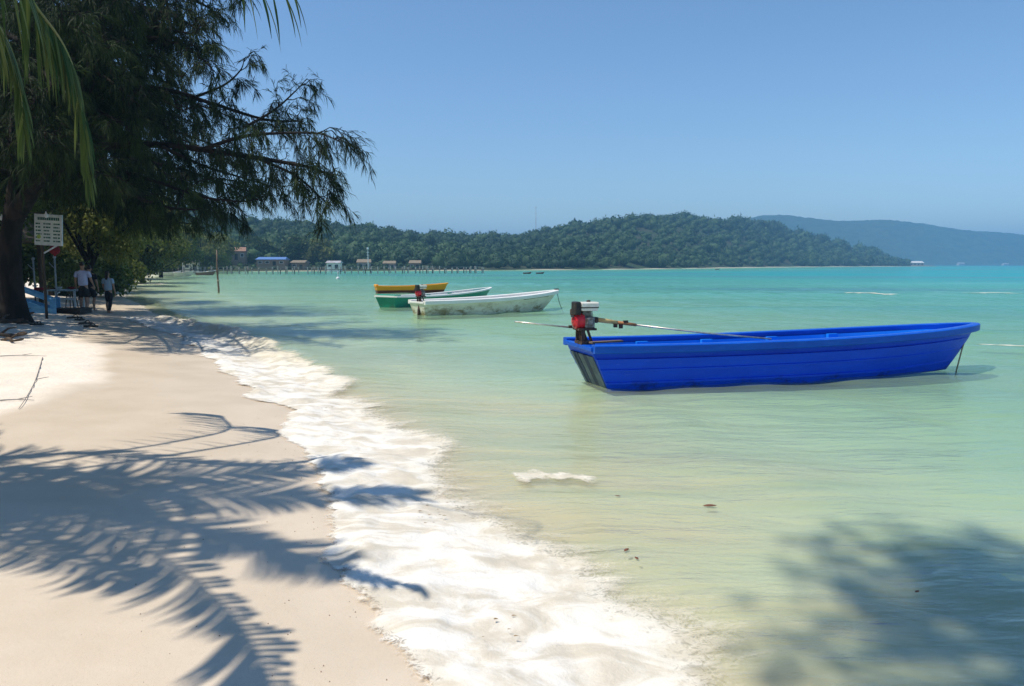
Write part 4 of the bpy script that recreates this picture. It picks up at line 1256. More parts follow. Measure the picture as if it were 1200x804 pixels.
# ------------------------------------------------------------------ palms
def frond(root, base, crown_w, az, elev, length, droop, rng, nl=64, lmax=0.85, name='frond', twist=0.0, path=None, hang=0.0, thin=1.0):
    """one feather leaf: an arching rib with two rows of leaflets"""
    n = 30
    d = np.array([math.cos(az) * math.cos(elev), math.sin(az) * math.cos(elev), math.sin(elev)])
    pts = [np.zeros(3)]
    cur = d.copy(); st = length / (n - 1)
    for i in range(1, n):
        f = i / (n - 1)
        cur = cur + np.array([0, 0, -1]) * droop * (0.35 + 1.5 * f) / n
        cur /= np.linalg.norm(cur)
        pts.append(pts[-1] + cur * st)
    pts = np.array(pts) + np.array(base)
    if path is not None:
        pts = np.array([tuple(q) for q in lerp_pts(path, n)])
        d = pts[3] - pts[0]; d /= np.linalg.norm(d)
    rib = MB().tube([Vector(p) for p in pts], [0.035 * thin * (1 - 0.92 * (i / (n - 1)) ** 0.8) for i in range(n)], 6).build(name, PALM_RIB, root, True)
    V, F, T = [], [], []
    side0 = np.cross(d, [0, 0, 1.0]); side0 /= np.linalg.norm(side0)
    for i in range(nl):
        f = 0.14 + 0.86 * (i + 0.5) / nl
        x = f * (n - 1); j = min(int(x), n - 2)
        p = pts[j] + (pts[j + 1] - pts[j]) * (x - j)
        tg = pts[j + 1] - pts[j]; tg /= np.linalg.norm(tg)
        up = np.cross(side0, tg)
        up = up * math.cos(twist) + side0 * math.sin(twist)
        sd0 = np.cross(tg, up)
        ll = lmax * (0.35 + 0.65 * math.sin(min(1, f * 1.25) * math.pi) ** 0.7 if f < 0.8 else 0.35 + 0.65 * math.sin(math.pi * min(f, .97)) ** 0.6) * rng.uniform(0.85, 1.1)
        for s in (-1, 1):
            if rng.random() < 0.04: continue
            dr = s * sd0 * (0.85 - 0.45 * hang) + tg * (0.55 + 0.5 * f) * (1 - 0.6 * hang) + up * 0.12 * (1 - hang) + np.array([0, 0, -0.7]) * hang + rng.normal(size=3) * 0.07
            dr /= np.linalg.norm(dr)
            w = (0.060 - 0.026 * hang) * thin * (0.75 + 0.35 * rng.random())
            q = p.copy(); seg = 5; o = len(V)
            tn = np.clip(0.38 + 0.28 * rng.normal() + (0.4 if rng.random() < 0.10 else 0), 0, 1)
            c2 = dr.copy()
            for k in range(seg + 1):
                g = k / seg
                wid = w * (0.55 + 0.9 * g) if g < 0.35 else w * 0.88 * (1 - ((g - 0.35) / 0.65) ** 1.8) + 0.002
                sd = np.cross(c2, [0.05, 0.02, 1.0]); sd /= np.linalg.norm(sd) + 1e-9
                V += [q - sd * wid * 0.5, q + np.array([0, 0, -0.25 * wid]), q + sd * wid * 0.5]
                T += [tn] * 3
                c2 = c2 + np.array([0, 0, -1]) * (0.16 + 0.30 * g) * rng.uniform(0.7, 1.2)
                c2 /= np.linalg.norm(c2)
                q = q + c2 * ll / seg
            for k in range(seg):
                a = o + 3 * k
                F += [(a, a + 1, a + 4, a + 3), (a + 1, a + 2, a + 5, a + 4)]
    np_mesh('leaflets', np.array(V), np.array(F), PALM_LEAF, rib, smooth=True, attrs={'tint': np.array(T)})['kind'] = 'stuff'
    return pts


def palm(label, base, top, fronds, seed, r=0.15, paths=()):
    rng = np.random.default_rng(seed)
    base = Vector(base); top = Vector(top)
    root = empty('coconut_palm', base); tag(root, label, 'palm tree')
    mid = base.lerp(top, 0.45) + Vector((0, 0, -0.02)) + (base - top).cross(Vector((0, 1, 0))).normalized() * 0.25
    tp = lerp_pts([base, mid, top], 60)
    rad = [r * (1.35 - 0.55 * min(1, i / 14)) * (1 + 0.06 * (i % 3 == 0)) for i in range(60)]
    MB().tube([p - base for p in tp], rad, 12).build('trunk', PALM_BARK, root, True)
    out = []
    for (az, el, ln, dr, lm, tw) in fronds:
        st = top - base + Vector((math.cos(R(az)), math.sin(R(az)), 0)) * 0.10
        out.append(frond(root, st, None, R(az), R(el), ln, dr, rng, nl=int(19 * ln), lmax=lm, twist=tw) + np.array(base))
    for pth, ln, lm, tw in paths:
        frond(root, None and 0 or (0, 0, 0), None, 0.5, 0.3, ln, 1.0, rng, nl=int((14 if lm > 0.84 else 12) * ln), lmax=lm, twist=tw, hang=1.0 if lm < 0.84 else 0.0, thin=0.5 if lm < 0.6 else 1.0, path=[top - base] + [Vector(q) - base for q in pth])
    nut = mat('coconut_green', (0.12, 0.16, 0.03), (0.2, 0.16, 0.05), scale=6)
    for k in range(6):
        a = k * 1.05 + 0.3
        c = top - base + Vector((math.cos(a) * 0.22, math.sin(a) * 0.22, -0.22))
        MB().lathe(c, [(0.01, -0.14), (0.07, -0.11), (0.11, 0.0), (0.08, 0.09), (0.02, 0.13)], 10).build('coconut', nut, root, True)
    return out


palmA_base = (-9.8, 3.6, ground(-9.8, 3.6) - 0.1)
palmA_top = from_shadow(-150, 585, 6.4)
FR_A = [  # azimuth, elevation, length, droop, leaflet length, twist
    (8, 62, 3.6, 1.5, 0.85, 0.0), (-24, 64, 3.6, 1.5, 0.85, 0.0), (30, 58, 3.4, 1.6, 0.85, 0.0), (120, 30, 4.2, 1.4, 0.8, 0), (140, 30, 4.3, 1.4, 0.8, 0), (185, 35, 4.3, 1.4, 0.8, 0), (228, 30, 4.3, 1.4, 0.8, 0), (270, 30, 4.3, 1.5, 0.8, 0),
    (150, 62, 3.6, 1.2, 0.7, 0), (220, 62, 3.6, 1.2, 0.7, 0)]
fa_ = palm('coconut palm left of the view whose drooping fronds hang into the top left corner', palmA_base, palmA_top, FR_A, 3, paths=[
    ([palmA_top + Vector((0.8, 0.8, 0.3)), at(-20, -70, 7.2), at(42, 8, 7.7), at(76, 56, 7.8), at(94, 112, 7.9), at(104, 205, 7.9)], 5.0, 0.80, 0.0),
    ([palmA_top + Vector((0.6, 1.0, 0.1)), at(-60, -40, 7.4), at(-8, 20, 8.2), at(20, 80, 8.4), at(28, 150, 8.4)], 4.6, 0.8, 0.0),
    ([from_shadow(-40, 548, 7.1), from_shadow(80, 531, 7.0), from_shadow(200, 533, 6.5), from_shadow(295, 531, 5.7), from_shadow(372, 518, 5.0)], 4.8, 0.85, 0.0),
    ([from_shadow(-40, 575, 6.9), from_shadow(90, 584, 6.8), from_shadow(220, 603, 6.1), from_shadow(340, 628, 5.1), from_shadow(470, 662, 4.1)], 5.0, 0.86, 0.0),
    ([from_shadow(-40, 592, 6.8), from_shadow(80, 606, 6.6), from_shadow(185, 642, 5.8), from_shadow(265, 706, 4.9), from_shadow(312, 800, 4.1)], 5.0, 0.9, 0.0),
    ([from_shadow(-60, 560, 7.0), from_shadow(20, 556, 6.8), from_shadow(110, 562, 6.2), from_shadow(200, 575, 5.6)], 3.8, 0.88, 0.0),
    ([from_shadow(-60, 605, 6.5), from_shadow(0, 628, 6.0), from_shadow(70, 650, 5.3), from_shadow(150, 668, 4.6)], 3.6, 0.84, 0.0),
    ([(-5.4, 4.9, 7.3), (-3.9, 4.9, 6.9), (-2.5, 4.8, 5.6), at(268, -60, 4.65), at(345, -12, 4.6)], 1.9, 0.50, 0.0)])


# ------------------------------------------------------------------ trees along the beach behind
def leafy_tree(label, base, h, rx, seed, m, leaf=0.22, n=5200, trunk_h=0.35, name='beach_tree', wispy=0.5, lean=(0, 0), girth=1.0):
    rng = np.random.default_rng(seed)
    root = empty(name, base); tag(root, label, 'tree', 'trees along the beach')
    th = h * trunk_h
    MB().tube([(0, 0, -0.3), (0.05 * h * lean[0], 0, th * 0.6), (lean[0] * 0.1 * h, 0, th * 1.5), (lean[0] * 0.15 * h, 0, h * 0.8)], [0.035 * h * girth, 0.028 * h * girth, 0.018 * h * girth, 0.006 * h * girth], 8).build('trunk', BARK, root, True)
    nc = 26
    cs = []
    for k in range(nc):
        d = rng.normal(size=3); d /= np.linalg.norm(d)
        rr = rng.random() ** 0.4
        c = np.array([d[0] * rx * rr + lean[0] * 0.15 * h, d[1] * rx * rr, th + (h - th) * (0.5 + 0.46 * d[2] * rr)])
        # narrow towards the top
        k_ = 1 - 0.45 * max(0, (c[2] - h * 0.55) / (h * 0.45))
        c[0] *= k_; c[1] *= k_
        cs.append((c, rng.uniform(0.22, 0.42) * rx, np.clip(0.5 + 0.3 * rng.normal(), 0, 1)))
        if k < 10:
            MB().tube([(lean[0] * 0.08 * h, 0, th * 0.9), Vector(c * np.array([.5, .5, 1])) - Vector((0, 0, 0.1 * h)), Vector(c)], [0.012 * h, 0.008 * h, 0.003 * h], 5).build('branch', BARK, root, True)
    per = n // nc
    V = []; T = []
    for c, r_, tn in cs:
        d = rng.normal(size=(per, 3)); d /= np.linalg.norm(d, axis=1)[:, None]
        p = c + d * r_ * (rng.random((per, 1)) ** 0.45) * np.array([1.15, 1.15, 0.8])
        ax = rng.normal(size=(per, 3)); ax[:, 2] -= wispy * 1.6; ax /= np.linalg.norm(ax, axis=1)[:, None]
        sd = np.cross(ax, rng.normal(size=(per, 3))); sd /= np.linalg.norm(sd, axis=1)[:, None]
        L = leaf * rng.uniform(0.6, 1.4, (per, 1)); W = L * (0.5 - 0.3 * wispy)
        V.append(np.stack([p - sd * W * 0.5, p + ax * L * 0.45 + sd * W * 0.3 - sd * W, p + ax * L, p + ax * L * 0.4 + sd * W * 0.6], 1).reshape(-1, 3))
        T.append(np.repeat(np.clip(tn + 0.22 * rng.normal(size=per), 0, 1), 4))
    V = np.concatenate(V); F = np.arange(len(V)).reshape(-1, 4)
    np_mesh('crown', V, F, m, root, smooth=False, attrs={'tint': np.concatenate(T)})
    return root


OLIVE = leaf_mat('olive_leaves', (0.06, 0.085, 0.018), (0.20, 0.215, 0.05), 0.4)
MIDGREEN = leaf_mat('mid_green_leaves', (0.025, 0.055, 0.016), (0.10, 0.14, 0.035), 0.3)
BT = [  # u of trunk, distance, height, radius, material, label
    (96, 37, 7.2, 3.2, OLIVE, 'olive green tree rising right behind the walkers'), (60, 40, 8.0, 3.4, OLIVE, 'tall olive tree behind the hanging sign board'),
    (140, 52, 7.8, 3.4, OLIVE, 'broad olive tree second along the beach behind the walkers'), (20, 46, 9.0, 4.0, MIDGREEN, 'dark green tree behind the casuarina trunk at the left edge'),
    (118, 66, 9.5, 4.2, MIDGREEN, 'darker round tree showing above the olive trees'), (168, 78, 8.2, 4.0, OLIVE, 'yellowish tree third along the beach towards the bay'),
    (150, 100, 12, 5.5, MIDGREEN, 'tall green tree behind the yellowish beach tree'), (190, 112, 9.5, 5.0, OLIVE, 'pale olive tree near the bend of the beach'),
    (206, 150, 11.5, 5.5, MIDGREEN, 'rounded green tree above the root of the pier'), (236, 172, 11.0, 5.6, OLIVE, 'light green tree right of the pier root'),
    (256, 190, 9.5, 5.2, OLIVE, 'bushy light tree on the shore left of the blue roof'), (300, 240, 10, 5.0, MIDGREEN, 'green tree left behind the blue roof'),
    (350, 242, 10.5, 5.2, MIDGREEN, 'green tree just right of the blue roof'), (378, 242, 9.5, 5.0, OLIVE, 'light tree behind the small white hut'), (-30, 33, 8.5, 3.8, MIDGREEN, 'dark tree beyond the left edge behind the bar'),
    (-60, 24, 8.5, 3.6, MIDGREEN, 'shady tree over the bar at the left edge')]
for i, (u, Y, h_, rx, m_, lab) in enumerate(BT):
    x = (u - 600) / 900 * Y
    g_ = ground(x, Y)
    leafy_tree(lab, (x, Y, max(g_, 0.2) - 0.1), h_, rx, 300 + i, m_, leaf=0.09 + 0.0036 * Y, n=15000 if Y < 90 else 5200, wispy=0.6 if m_ is OLIVE else 0.2, lean=(random.uniform(-.4, .9), 0), trunk_h=0.24 if Y < 50 else 0.12)
BUSH = [(104, 42, 2.2, 2.2, 'low olive bush between the walkers and the trees'), (122, 58, 2.8, 2.8, 'round bush on the beach edge right of the walkers'), (138, 76, 3.2, 3.2, 'bush under the second olive tree'),
        (152, 96, 3.6, 3.8, 'pale bush near the violet dinghy beach'), (168, 120, 4.2, 4.5, 'wide bush at the bend of the beach'), (180, 145, 4.5, 4.5, 'bush left of the skiffs at the pier root'), (-5, 34, 3.0, 3.0, 'dark bush beyond the bar at the left edge'), (215, 178, 4.5, 5.0, 'bush behind the tiny beach hut')]
for i, (u, Y, h_, rx, lab) in enumerate(BUSH):
    x = (u - 600) / 900 * Y
    o_ = leafy_tree(lab, (x, Y, max(ground(x, Y), 0.2) - 0.1), h_, rx, 500 + i, OLIVE if i % 3 else MIDGREEN, leaf=0.09 + 0.0036 * Y, n=6500, wispy=0.3, trunk_h=0.04, name='bush')
    o_['category'] = 'bush'; o_['group'] = 'bushes at the back of the beach'

# unseen trees beside and behind the viewer, added to block sky light
for i, (x, y, h_, rx, lab) in enumerate(((-15, 11, 10.5, 4.2, 'unseen tree added to block sky light beyond the left edge, beside the palm'), (-16, 4, 11, 4.5, 'unseen tree added to block sky light left of the viewer'), (-15, -4, 11, 4.5, 'unseen tree added to block sky light behind the viewer to the left'),
                                         (-10, -11, 11, 4.5, 'unseen tree added to block sky light straight behind the viewer'), (-17, 17, 10, 4.0, 'unseen tree added to block sky light just left of the drift wood'))):
    o_ = leafy_tree(lab, (x, y, ground(x, y) - 0.1), h_, rx, 700 + i, MIDGREEN, leaf=0.42, n=6000, wispy=0.2, trunk_h=0.2, name='sky_blocking_tree')
    o_['group'] = 'trees of the grove beside the viewer'

tall = leafy_tree('very tall slender tree near the viewer whose crown shades the shallows at lower right', (-3.9, 1.7, ground(-3.9, 1.7) - 0.1), 21.0, 2.7, 801, MIDGREEN, leaf=0.20, n=13500, wispy=0.3, trunk_h=0.66, name='tall_tree', girth=0.28)
tall['group'] = 'trees of the grove beside the viewer'


# ================================================================== THINGS ON THE BEACH
blue_w = mat('blue_painted_wood', (0.10, 0.30, 0.52), (0.15, 0.38, 0.60), scale=5, rough=0.6, stretch=(1, 1, .4), bump=0.15)
white_w = mat('white_painted_wood', (0.62, 0.66, 0.68), (0.45, 0.50, 0.52), scale=6, rough=0.7)
dark_w = mat('dark_timber', (0.10, 0.075, 0.055), (0.055, 0.04, 0.03), scale=5, rough=0.9, stretch=(1, 1, .3))
thatch = mat('thatch', (0.12, 0.095, 0.07), (0.07, 0.055, 0.04), scale=10, rough=0.95, bump=0.6, bscale=30)
redc = mat('red_cloth', (0.25, 0.02, 0.025), (0.17, 0.015, 0.02), scale=5, rough=0.9)


def px_pt(u, Y, z=0.0):
    return Vector(((u - 600) / 900 * Y, Y, z))


# --- stair with blue railings leading up to a deck
YS = 25.5
pS = px_pt(62, YS); gS = ground(pS.x, pS.y)
st = empty('beach_stair', (pS.x, pS.y, gS), 0.42); tag(st, 'light blue wooden steps with railings leading up to the beach bar', 'stairs')
for row, dy in ((0, 0.0), (1, 1.15)):
    for x, zb, zt in ((0.0, -0.2, 0.52), (-1.12, -0.2, 1.02)):
        MB().box((x, dy, (zb + zt) / 2), (0.17, 0.12, zt - zb)).build('newel_post', blue_w, st, bevel=0.01)
    for z0, z1 in ((0.92, 0.42), (0.52, 0.10)):
        MB().bar((-1.12, dy - 0.09, z0), (0.0, dy - 0.09, z1), 0.05, 0.10).build('rail', blue_w, st)
    MB().bar((-1.25, dy - 0.02, 0.34), (0.05, dy - 0.02, -0.06), 0.04, 0.26).build('stringer', blue_w, st)
for k in range(3):
    MB().box((-0.22 - 0.34 * k, 0.57, 0.10 + 0.13 * k), (0.32, 1.10, 0.045)).build('tread', blue_w, st)

# --- beach bar: deck, posts, counter, thatched roof
YB = 28.5
pB = px_pt(-40, YB); gB = ground(pB.x, pB.y)
bar = empty('beach_bar', (pB.x, pB.y, gB)); tag(bar, 'shady beach bar with a thatched roof and pale posts under the trees', 'hut')
for k in range(14):
    MB().box((-4.6 + 0.42 * k, 1.0, 0.42), (0.40, 4.4, 0.06)).build('deck_board', dark_w, bar)
for x in (-4.6, -2.6, -0.6, 1.0):
    for y in (-1.0, 3.0):
        MB().tube([(x, y, -0.3), (x, y, 2.5)], 0.07, 8).build('post', white_w if (y < 0 and x > -1) else dark_w, bar, True)
rf = MB()
for (x0, x1, y0, y1, z0, z1) in ((-5.4, 1.6, -1.7, 3.7, 2.35, 3.9),):
    rf.add([(x0, y0, z0), (x1, y0, z0), (x1, y1, z0), (x0, y1, z0), (x0 + 1.2, 1.0, z1), (x1 - 1.2, 1.0, z1), (x0, y0, z0 + .15), (x1, y0, z0 + .15), (x1, y1, z0 + .15), (x0, y1, z0 + .15)],
           [(3, 2, 1, 0), (0, 1, 7, 6), (1, 2, 8, 7), (2, 3, 9, 8), (3, 0, 6, 9), (6, 7, 5, 4), (8, 9, 4, 5), (7, 8, 5), (9, 6, 4)])
rf.build('roof', thatch, bar)
MB().box((-1.2, 0.4, 0.95), (2.6, 0.5, 1.0)).build('counter', dark_w, bar)
MB().box((-1.2, 0.35, 1.48), (2.8, 0.7, 0.06)).build('counter_top', white_w, bar)
MB().box((-2.5, 2.8, 1.4), (4.2, 0.08, 2.0)).build('back_wall', dark_w, bar)

# --- stools and cushions by the bar
for k, (u, Y, lab) in enumerate(((48, 27.2, 'red cushioned bar stool behind the blue railing'), (84, 29.0, 'dark stool beside the white table near the walkers'))):
    p = px_pt(u, Y); g_ = ground(p.x, p.y)
    s_ = empty('bar_stool', (p.x, p.y, g_)); tag(s_, lab, 'stool', 'stools at the beach bar')
    MB().lathe((0, 0, 0.70), [(0.17, 0), (0.19, 0.03), (0.18, 0.09), (0.10, 0.11)], 14).build('seat', redc if k == 0 else dark_w, s_, True)
    for a in range(4):
        c, s = math.cos(a * 1.571 + .78), math.sin(a * 1.571 + .78)
        MB().tube([(c * 0.22, s * 0.22, 0), (c * 0.12, s * 0.12, 0.70)], 0.018, 6).build('leg', dark_w, s_)

# --- table with a pale top
p = px_pt(77, 28.2); g_ = ground(p.x, p.y)
tb = empty('beach_table', (p.x, p.y, g_)); tag(tb, 'pale blue table on the sand between the steps and the walkers', 'table')
MB().box((0, 0, 0.72), (1.15, 0.7, 0.05)).build('tabletop', mat('table_paint', (0.40, 0.55, 0.62), (0.30, 0.44, 0.52)), tb, bevel=0.01)
for x in (-0.5, 0.5):
    for y in (-0.28, 0.28):
        MB().box((x, y, 0.35), (0.06, 0.06, 0.70)).build('leg', white_w, tb)
MB().box((0, -0.30, 0.42), (1.0, 0.03, 0.08)).build('crossbar', white_w, tb)
for dx, lab, m_ in ((-0.2, 'white bowl on the pale blue table', white_w), (0.28, 'red pot on the pale blue table', redc)):
    o = MB().lathe((0, 0, 0), [(0.05, 0), (0.07, 0.02), (0.13, 0.10), (0.115, 0.10), (0.06, 0.03)], 14).build('bowl', m_, None, True)
    o.location = (p.x + dx, p.y - 0.05, g_ + 0.746); tag(o, lab, 'bowl')

grey_w = mat('grey_weathered_paint', (0.34, 0.38, 0.42), (0.24, 0.27, 0.30), scale=6, rough=0.8)
# --- lamp posts: white upright poles beside the sign
for u, Y, h_, lab in ((67, 27.0, 1.85, 'slim pale grey lamp post right of the sign board'), (42, 27.6, 1.75, 'short pale grey lamp post left below the sign board')):
    p = px_pt(u, Y); g_ = ground(p.x, p.y)
    lp = empty('lamp_post', (p.x, p.y, g_)); tag(lp, lab, 'lamp post', 'posts by the bar')
    MB().tube([(0, 0, -0.2), (0, 0, h_)], 0.03, 8).build('pole', grey_w, lp, True)
    MB().lathe((0, 0, h_), [(0.02, 0), (0.05, 0.02), (0.05, 0.08), (0.02, 0.11)], 12).build('lantern', grey_w, lp, True)
    MB().tube([(0, 0, h_ * 0.8), (-0.2, 0, h_ * 0.92)], 0.015, 6).build('arm', grey_w, lp)

# --- the sign board with its columns of green lettering
YG = 23.0
a = at(40.5, 252, YG); b = at(73.5, 287, YG)
cx, cz = (a.x + b.x) / 2, (a.z + b.z) / 2
W, H = abs(b.x - a.x), abs(a.z - b.z)
gg = ground(cx, YG)
sg = empty('sign_board', (cx, YG, gg)); tag(sg, 'white menu sign board with green lettering hung beside the casuarina trunk', 'sign')
tilt = Matrix.Rotation(R(3.0), 3, 'Y')
sw = mat('sign_white', (0.60, 0.66, 0.64), (0.50, 0.57, 0.56), scale=4)
sgreen = mat('sign_green', (0.02, 0.10, 0.07), (0.03, 0.12, 0.10))
MB().box((0, 0, cz - gg), (W, 0.035, H), tilt).build('panel', sw, sg)
fr2 = MB()
for s in (-1, 1):
    fr2.box(tilt @ Vector((s * W / 2, 0, 0)) + Vector((0, 0, cz - gg)), (0.035, 0.05, H + 0.04), tilt)
    fr2.box(tilt @ Vector((0, 0, s * H / 2)) + Vector((0, 0.001, cz - gg)), (W - 0.036, 0.048, 0.035), tilt)
fr2.build('frame', white_w, sg)
rngs = random.Random(4)
mk = MB()
x = -W * 0.40
while x < W * 0.42:                       # heading: one line of heavy capitals
    w_ = rngs.uniform(0.035, 0.06)
    mk.box(tilt @ Vector((x + w_ / 2, -0.021, H * 0.37)) + Vector((0, 0, cz - gg)), (w_, 0.006, 0.085), tilt); x += w_ + 0.014
mk.build('heading_lettering', sgreen, sg)['kind'] = 'stuff'
mk = MB()
for cxx in (-0.30, -0.02, 0.27):
    for rr in range(6):
        x = cxx - 0.10
        while x < cxx + 0.10 * rngs.uniform(0.5, 1.0):
            w_ = rngs.uniform(0.02, 0.05)
            mk.box(tilt @ Vector((x, -0.021, H * (0.20 - 0.115 * rr))) + Vector((0, 0, cz - gg)), (w_, 0.006, 0.045), tilt); x += w_ + 0.012
mk.build('menu_lettering', sgreen, sg)['kind'] = 'stuff'
MB().lathe(tilt @ Vector((-W * 0.36, -0.022, -H * 0.24)) + Vector((0, 0, cz - gg)), [(0.06, -0.003), (0.06, 0.003)], 18, 'Y').build('round_emblem', mat('emblem_lime', (0.35, 0.5, 0.12)), sg)
MB().tube([(-0.25, 0.06, -0.2), (-0.25, 0.06, cz - gg + H / 2)], 0.04, 8).build('post', dark_w, sg, True)
MB().bar((-0.25, 0.06, cz - gg - H * 0.8), (0.30, 0.05, cz - gg - H * 0.45), 0.03, 0.04).build('brace', white_w, sg)

# --- string of bulbs under the tree
bulb = mat('bulb_glass', (0.75, 0.76, 0.74), (0.66, 0.68, 0.68), rough=0.2)
cable = MB().tube(lerp_pts([at(-20, 232, 22.3), at(17, 246, 22.3), at(38, 249, 22.3), at(54, 248, 22.3), at(84, 236, 22.3)], 20), 0.008, 5)
ls = empty('string_lights', (0, 0, 0)); tag(ls, 'string of white bulbs hanging under the casuarina by the sign', 'string lights')
cable.build('cable', black, ls)
for u, v in ((2, 255), (17, 250), (28, 254), (54, 252)):
    c = at(u, v, 22.3)
    bl = MB().lathe(c, [(0.015, 0.11), (0.02, 0.06), (0.06, 0.0), (0.055, -0.05), (0.02, -0.085)], 12).build('bulb', bulb, ls, True)
    MB().lathe(c + Vector((0, 0, 0.10)), [(0.022, 0), (0.022, 0.06)], 8).build('socket', black, bl)
hang = at(64, 293, 24.2)
hl = empty('hanging_lantern', hang); tag(hl, 'dark red lantern hanging below the sign board', 'lantern')
MB().lathe((0, 0, 0), [(0.03, -0.16), (0.12, -0.1), (0.16, 0.0), (0.12, 0.1), (0.03, 0.15)], 14).build('shade', redc, hl, True)
MB().tube([(0, 0, 0.15), (0, 0, 1.3)], 0.008, 5).build('cord', black, hl)
MB().lathe((0, 0, -0.2), [(0.02, 0), (0.035, 0.03), (0.02, 0.05)], 8).build('tassel', redc, hl, True)

# --- low black sun lounger pad, flip-flops, drift wood
p = px_pt(83, 26.3); g_ = ground(p.x, p.y)
lg = empty('lounge_platform', (p.x, p.y, g_), 0.05); tag(lg, 'low black lounge platform on the sand beside the steps', 'platform')
for k in range(6): MB().box((0, -0.4 + 0.16 * k, 0.17), (1.05, 0.14, 0.04)).build('slat', mat('black_slat', (0.018, 0.017, 0.016)), lg)
MB().box((0, 0, 0.075), (0.98, 0.84, 0.15)).build('base', mat('black_base', (0.015, 0.014, 0.014)), lg)
for k, (u, v, rz_) in enumerate(((86, 369, 0.5), (93, 371, -0.4), (100, 375, 0.2), (106, 378, 0.1), (28, 379, 0.1), (43, 380, 0.0))):
    p = on(u, v, 0.3); g_ = ground(p.x, p.y)
    f_ = empty('flip_flop', (p.x, p.y, g_ + 0.012), rz_)
    tag(f_, ['dark sandal nearest the black platform', 'dark sandal second from the black platform', 'black sandal third in the line towards the water', 'black sandal at the water end of the line', 'sandal left behind at the drift wood, left one', 'sandal left behind at the drift wood, right one'][k], 'sandal', 'sandals lying on the sand')
    s_ = MB()
    out_ = [(0.15, 0.0), (0.12, 0.045), (0.03, 0.05), (-0.06, 0.035), (-0.13, 0.035), (-0.15, 0.0), (-0.13, -0.035), (-0.06, -0.03), (0.03, -0.05), (0.12, -0.045)]
    s_.add([(x * 1.25, y * 1.3, 0) for x, y in out_] + [(x * 1.25, y * 1.3, 0.045) for x, y in out_], [tuple(range(9, -1, -1)), tuple(range(10, 20))] + [(i, (i + 1) % 10, 10 + (i + 1) % 10, 10 + i) for i in range(10)])
    s_.build('sole', black, f_)
    MB().tube(lerp_pts([(0.12, 0, 0.05), (0.06, 0.03, 0.10), (-0.03, 0.055, 0.045)], 6), 0.012, 5).tube(lerp_pts([(0.12, 0, 0.05), (0.06, -0.03, 0.10), (-0.03, -0.055, 0.045)], 6), 0.012, 5).build('strap', black, f_)
rngd = random.Random(9)
drift = mat('drift_wood', (0.12, 0.085, 0.06), (0.06, 0.045, 0.035), scale=6, rough=0.95, bump=0.5)
for k, (u, v, ln, ang, r_) in enumerate(((8, 368, 1.2, 0.3, 0.10), (18, 373, 1.0, -0.4, 0.07), (4, 378, 0.9, 0.9, 0.09), (5, 393, 0.9, -0.2, 0.06), (14, 397, 0.7, -0.5, 0.04), (25, 367, 0.8, 0.1, 0.06))):
    p = on(u, v, 0.35); g_ = ground(p.x, p.y)
    e_ = empty('driftwood', (p.x, p.y, g_ + r_ * 0.7), ang)
    tag(e_, ['thick dark log topmost in the drift wood pile at the left edge', 'crooked branch in the middle of the drift wood pile', 'short thick log low in the drift wood pile', 'dark root lying nearest the camera at the left edge', 'thin dark stick beside the nearest root', 'drift log at the foot of the blue railing'][k], 'driftwood', 'driftwood at the left edge')
    pts = lerp_pts([(-ln / 2, 0, 0), (-ln / 5, rngd.uniform(-.1, .1), 0.05), (ln / 5, rngd.uniform(-.1, .1), 0.02), (ln / 2, rngd.uniform(-.15, .15), 0.06)], 12)
    MB().tube(pts, [r_ * rngd.uniform(0.75, 1.1) * (1 - 0.5 * i / 11) for i in range(12)], 8).build('stem', drift, e_, True)
    MB().tube([pts[5], pts[5] + Vector((0.1, 0.12, 0.12)), pts[5] + Vector((0.25, 0.2, 0.15))], [r_ * .5, r_ * .35, r_ * .15], 6).build('stub', drift, e_, True)
# thin grey rods laid on the sand in place of cast shadow lines
tw = mat('shadow_rod_grey', (0.30, 0.27, 0.25), (0.20, 0.18, 0.17), rough=0.9)
for k, (pp, lab) in enumerate((([(0, 418), (25, 417), (55, 418)], 'thin rod standing in for a shadow line on the dry sand near the left edge'), ([(50, 420), (42, 445), (32, 466), (22, 480)], 'long thin rod standing in for a shadow line slanting down the dry sand'), ([(0, 471), (20, 470), (40, 471)], 'short thin rod standing in for a shadow line at the edge of the palm shadow'))):
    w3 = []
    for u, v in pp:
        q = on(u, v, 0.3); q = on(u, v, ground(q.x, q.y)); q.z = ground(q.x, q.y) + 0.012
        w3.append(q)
    e_ = empty('twig', w3[0]); tag(e_, lab, 'twig', 'rods standing in for shadow lines on the sand')
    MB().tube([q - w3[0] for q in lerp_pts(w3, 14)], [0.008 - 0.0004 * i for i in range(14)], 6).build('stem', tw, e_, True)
    MB().tube([w3[1] - w3[0], w3[1] - w3[0] + Vector((0.12, 0.1, 0.02))], [0.006, 0.003], 5).build('shadow_rod_side', tw, e_, True)

